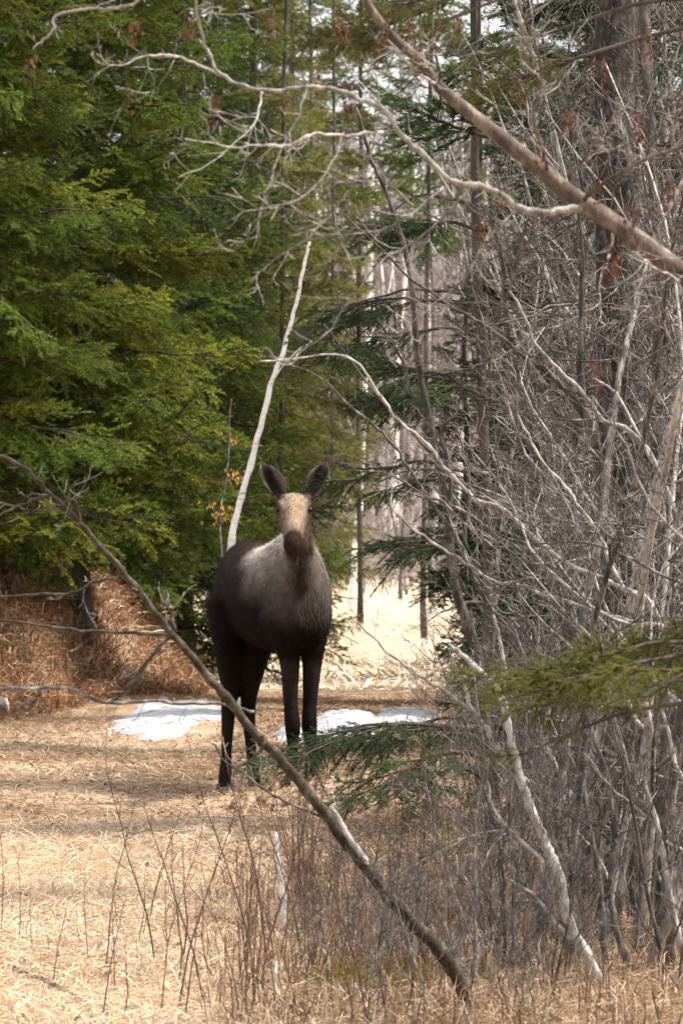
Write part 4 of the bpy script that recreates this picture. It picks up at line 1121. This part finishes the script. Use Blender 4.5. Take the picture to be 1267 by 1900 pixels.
traced_tree('bare_sapling', 'whitish kinked sapling with a broken tip among dark stems', 'sapling', 'pale_bark',
    ([(1330, gpy(18.6, 1330) + 5), (1300, 1300), (1248, 1197), (1223, 1141), (1187, 1105), (1151, 1090), (1110, 1000), (1095, 978), (1054, 916), (1003, 845), (960, 770)], 18.6, 20, 5),
    [([(1290, 1280), (1260, 1000), (1209, 860), (1161, 804), (1110, 779), (1079, 743), (1043, 702), (993, 651), (977, 600), (945, 540)], 18.5, 16, 6), ([(1187, 1105), (1130, 1080), (1044, 1039), (988, 1003), (937, 952), (880, 922), (824, 866), (788, 820), (737, 779), (697, 728), (640, 660), (480, 670)], 18.5, 13, 5),
     ([(1223, 1160), (1136, 1144), (1054, 1116), (977, 1095), (906, 1080), (840, 1039), (788, 1003), (735, 957), (727, 906), (722, 890)], 18.5, 10, 4), ([(735, 957), (765, 970), (772, 955)], 18.5, 7, 4), ([(1209, 860), (1150, 740), (1100, 700)], 18.5, 7, 4)], 12, .35, 12, tmat='grey_bark')
traced_tree('bare_sapling', 'tall dark pole sapling at the right of the old spruce trunk', 'sapling', 'brown_bark',
    ([(1225, gpy(20, 1225) + 5), (1222, 1300), (1216, 1000), (1210, 800), (1218, 600), (1212, 400), (1200, 150), (1190, -60)], 20, 34, 20), [([(1215, 700), (1240, 600), (1290, 520)], 20, 10, 6), ([(1218, 1000), (1250, 900), (1290, 830)], 20, 10, 5)], 26, .5, 13)
traced_tree('bare_sapling', 'thin grey sapling leaning in from beyond the leaning brown trunk', 'sapling', 'grey_bark',
    ([(1340, gpy(22, 1340) + 5), (1300, 1100), (1270, 800), (1225, 600), (1160, 480), (1110, 420), (1060, 250), (1055, 60)], 22, 20, 7), [([(1225, 600), (1140, 520), (1000, 470), (880, 440), (760, 380)], 22, 8, 4), ([(1110, 420), (1140, 300), (1150, 130), (1160, 30)], 22, 9, 5)], 26, .5, 14)
traced_tree('bare_sapling', 'fine grey sapling threading across the far wood opening', 'sapling', 'grey_bark',
    ([(1010, gpy(23, 1010) + 5), (1000, 1350), (960, 1200), (900, 1120), (860, 1020), (800, 930), (730, 830), (660, 770), (590, 700), (500, 660)], 23, 16, 4), [([(860, 1020), (870, 900), (850, 800)], 23, 8, 4), ([(800, 930), (720, 880), (650, 870)], 23, 6, 3), ([(1000, 1350), (1010, 1200), (990, 1100), (1000, 1000)], 23, 9, 5)], 12, .28, 15, tlo=.1)

# old spruce trunk
x0, Y0 = PX(1172, 21.5), 21.5
root = empty('spruce_tree', (x0, Y0, gz(x0, Y0)))
tag(root, 'old spruce with a thick scaly grey trunk standing in the thicket', 'tree')
tm, tp = trunk_mesh(12, .125, (-.28, .2), 41, 20, 'old_bark', .045); link('trunk', tm, root)
rs = random.Random(8)
for i in range(70):
    z = rs.uniform(.5, 4.8) if i < 40 else rs.uniform(2.4, 4.9); add_bough(root, 'dead', z, rs.random() * 6.28, rs.uniform(.4, 1.0), rs.uniform(-.5, .15), rs.uniform(-1, 1), float(np.interp(z, tp[:, 2], tp[:, 0])), float(np.interp(z, tp[:, 2], tp[:, 1])))
z = 5.2
while z < 11.8:
    add_bough(root, 'dark', z, rs.random() * 6.28, 1.5 * (1 - z / 13) + .2, rs.uniform(-.3, .1), 0, float(np.interp(z, tp[:, 2], tp[:, 0])), float(np.interp(z, tp[:, 2], tp[:, 1]))); z += .2

# leaning white birch
traced_tree('birch_tree', 'slim white birch leaning right behind the rump of the moose', 'tree', 'birch_bark',
    ([(440, gpy(43, 440) + 3), (424, 1120), (430, 1000), (452, 905), (472, 830), (500, 715), (526, 640), (550, 545), (566, 480), (574, 448)], 43, 21, 7), [([(500, 715), (540, 660), (600, 620)], 43, 4, 2)], 8, .4, 16)
traced_tree('birch_tree', 'straight pale birch trunk beyond the meadow edge seen past the ear', 'tree', 'birch_bark',
    ([(652, gpy(98, 652) + 2), (660, 1000), (668, 900), (675, 780), (682, 600), (690, 400), (690, 200)], 98, 18, 8), [([(680, 640), (720, 540), (735, 450)], 98, 4, 2), ([(672, 850), (640, 760), (630, 700)], 98, 4, 2)], 16, 1.2, 17)
traced_tree('birch_tree', 'twin stemmed grey birch beyond the small dark fir', 'tree', 'grey_bark',
    ([(800, gpy(108, 800) + 2), (798, 900), (803, 700), (800, 500), (790, 300)], 108, 16, 8), [([(800, 850), (770, 700), (765, 520)], 108, 9, 4)], 16, 1.2, 18)

# sapling still holding yellow and orange leaves
root = traced_tree('leafy_sapling', 'thin sapling holding orange and yellow leaves beside the leaning birch', 'sapling', 'grey_bark',
    ([(415, gpy(44.2, 415) + 3), (418, 1080), (412, 960), (420, 880), (425, 780), (430, 740)], 44.2, 6, 3), [([(412, 970), (400, 945), (390, 930)], 44.2, 3, 2), ([(418, 900), (440, 875), (452, 862)], 44.2, 3, 2)], 6, .25, 19)
for i, (a, b_) in enumerate([(396, 930), (420, 938), (410, 946), (430, 938), (428, 868), (442, 872), (424, 796)]):
    if a > 300:
        leaf_cluster('leaf_cluster', P(a, b_, 44.1), 14, .042, [(.55, .22, .05), (.55, .30, .06), (.48, .34, .08)], root, 200 + i, .06, .12)

# ------------------------------------------------------------------ small things on the ground
# weeds: dry brown stalks
def weed_proto(seed, H):
    rs = np.random.default_rng(seed); T = Tubes()
    st = wander(rs, (0, 0, -.03), (rs.normal(0, .22), rs.normal(0, .22), 1), H, 9, .09, .01); T.tube(st, np.linspace(.0048, .0016, 9), 5)
    stem = T.mesh('stalk', M['weed'])
    W = Tubes(); twiglets(rs, W, st, .005, int(3 + H * 4), .22 * H, 1, (.35, .8), .08, (1, 1, 1), .25, .0013)
    V, Q = [], []
    return stem, W.mesh('side_twigs', M['weed'])
WEEDS = [weed_proto(900 + i, h) for i, h in enumerate((.55, .7, .85, 1.0, .45, .65))]
def place_weed(x, y, pr, rz, sc, label, group):
    o = empty('weed_stalk', (x, y, gz(x, y)), rz, sc); tag(o, label, 'weed', group)
    link('stalk', pr[0], o); t = link('side_twigs', pr[1], o); t['kind'] = 'stuff'
rs = random.Random(21)
for px in (190, 195, 215, 290, 300, 305, 330, 335, 345, 380, 395, 330, 470, 480, 500):
    Y = rs.uniform(16.0, 18.2); place_weed(PX(px, Y), Y, rs.choice(WEEDS), rs.random() * 6.28, rs.uniform(.55, .95), 'tall dry reddish brown stalk standing in the bright near grass', 'weeds in the bright near grass')
for i in range(130):
    Y = rs.uniform(15.6, 22.5); px = min(1200, 440 + abs(rs.gauss(0, 230)))
    if Y > 19: px = max(px, 560)
    place_weed(PX(px, Y), Y, rs.choice(WEEDS), rs.random() * 6.28, rs.uniform(.4, .85), 'dry brown weed stalk ' + ('around the white birch snag' if px < 560 else 'in the tangle right under the leaning sapling' if px < 760 else 'by the foot of the stout pale sapling'), 'weeds under the leaning sapling')
for i in range(12):
    Y = rs.uniform(15.5, 20); px = rs.uniform(0, 300)
    place_weed(PX(px, Y), Y, rs.choice(WEEDS), rs.random() * 6.28, rs.uniform(.3, .6), 'short dry stalk in the trodden straw of the path', 'short stalks on the path')

# broken white birch slivers
for pts_, Y, w0, w1, lb in [([(528, 1690), (524, 1640), (517, 1590), (512, 1545)], 19.8, 14, 8, 'peeling white birch snag standing upright among brown weeds'),
                            ([(515, 1818), (512, 1800), (514, 1785)], 16.9, 12, 5, 'short white splinter of birch low in the weeds'),
                            ([(612, 1790), (604, 1775), (600, 1762)], 17.4, 10, 4, 'tilted white chip of birch bark under the leaning sapling')]:
    pts_ = [(pts_[0][0], gpy(Y, pts_[0][0]) + 6)] + pts_[1:] if gpy(Y, pts_[0][0]) > pts_[0][1] else pts_
    T = Tubes(); pp, _ = trace(T, pts_, Y, w0, w1, 7, wob=.15); T.V = [v - pp[0] for v in T.V]
    o = T.build('birch_snag', M['birch_bark']); o.location = pp[0]; tag(o, lb, 'snag')
# log end at the left edge
T = Tubes(); pp, r = trace(T, [(-160, 1318), (-60, 1314), (14, 1310)], 40.2, 44, 40, 14, wob=.06); loc = pp[0]
root = empty('fallen_log', tuple(loc)); tag(root, 'dark fallen log with a pale sawn end before the bracken bank', 'log')
T.V = [v - loc for v in T.V]; T.build('log', M['brown_bark'], root)
T = Tubes(); e = pp[-1] - loc; d = norm(pp[-1] - pp[-2]); T.tube([e - d * .01, e + d * .012], [r[-1] * .9, r[-1] * .86], 14); T.build('cut_end', M['pale_bark'], root)
# straw sticks on the path
for pts_, lb in [([(475, 1533), (420, 1525), (370, 1523)], 'pale peeled stick lying on the path near the hind hoof'), ([(640, 1862), (720, 1840), (800, 1850), (1000, 1835)], 'long grey stick lying across the near weeds'), ([(20, 1810), (90, 1830), (160, 1862)], 'dark thin stick lying on the near path')]:
    pp = []
    for a, b_ in pts_:
        Y = EYE * F / (b_ - HOR); xx = PX(a, Y); pp.append((xx, Y, gz(xx, Y) + .015))
    pp = smoothline(np.array(pp), 5); T = Tubes(); T.tube(pp - pp[0], np.linspace(.011, .006, len(pp)), 6)
    o = T.build('stick', M['brown_bark' if 'dark' in lb else 'pale_bark']); o.location = pp[0]; tag(o, lb, 'stick')
# low yellow-green moss tuft in the weeds
x = PX(700, 17.3) + RNG.normal(0, .10, 1400); y = 17.3 + RNG.normal(0, .25, 1400)
V, Q, T_, C = blades(x, y, RNG.uniform(.05, .16, 1400), RNG.uniform(.003, .007, 1400), RNG.uniform(.0, .7, 1400), pick_cols(1400, [(.30, .20, .03), (.24, .18, .03), (.20, .16, .05)]), .0)
tag(link('yellow_grass', mesh_np('yellow_grass', V, [Q, T_], M['straw'], C, False)), 'tuft of mustard yellow grass under the leaning sapling', 'grass', kind='stuff')
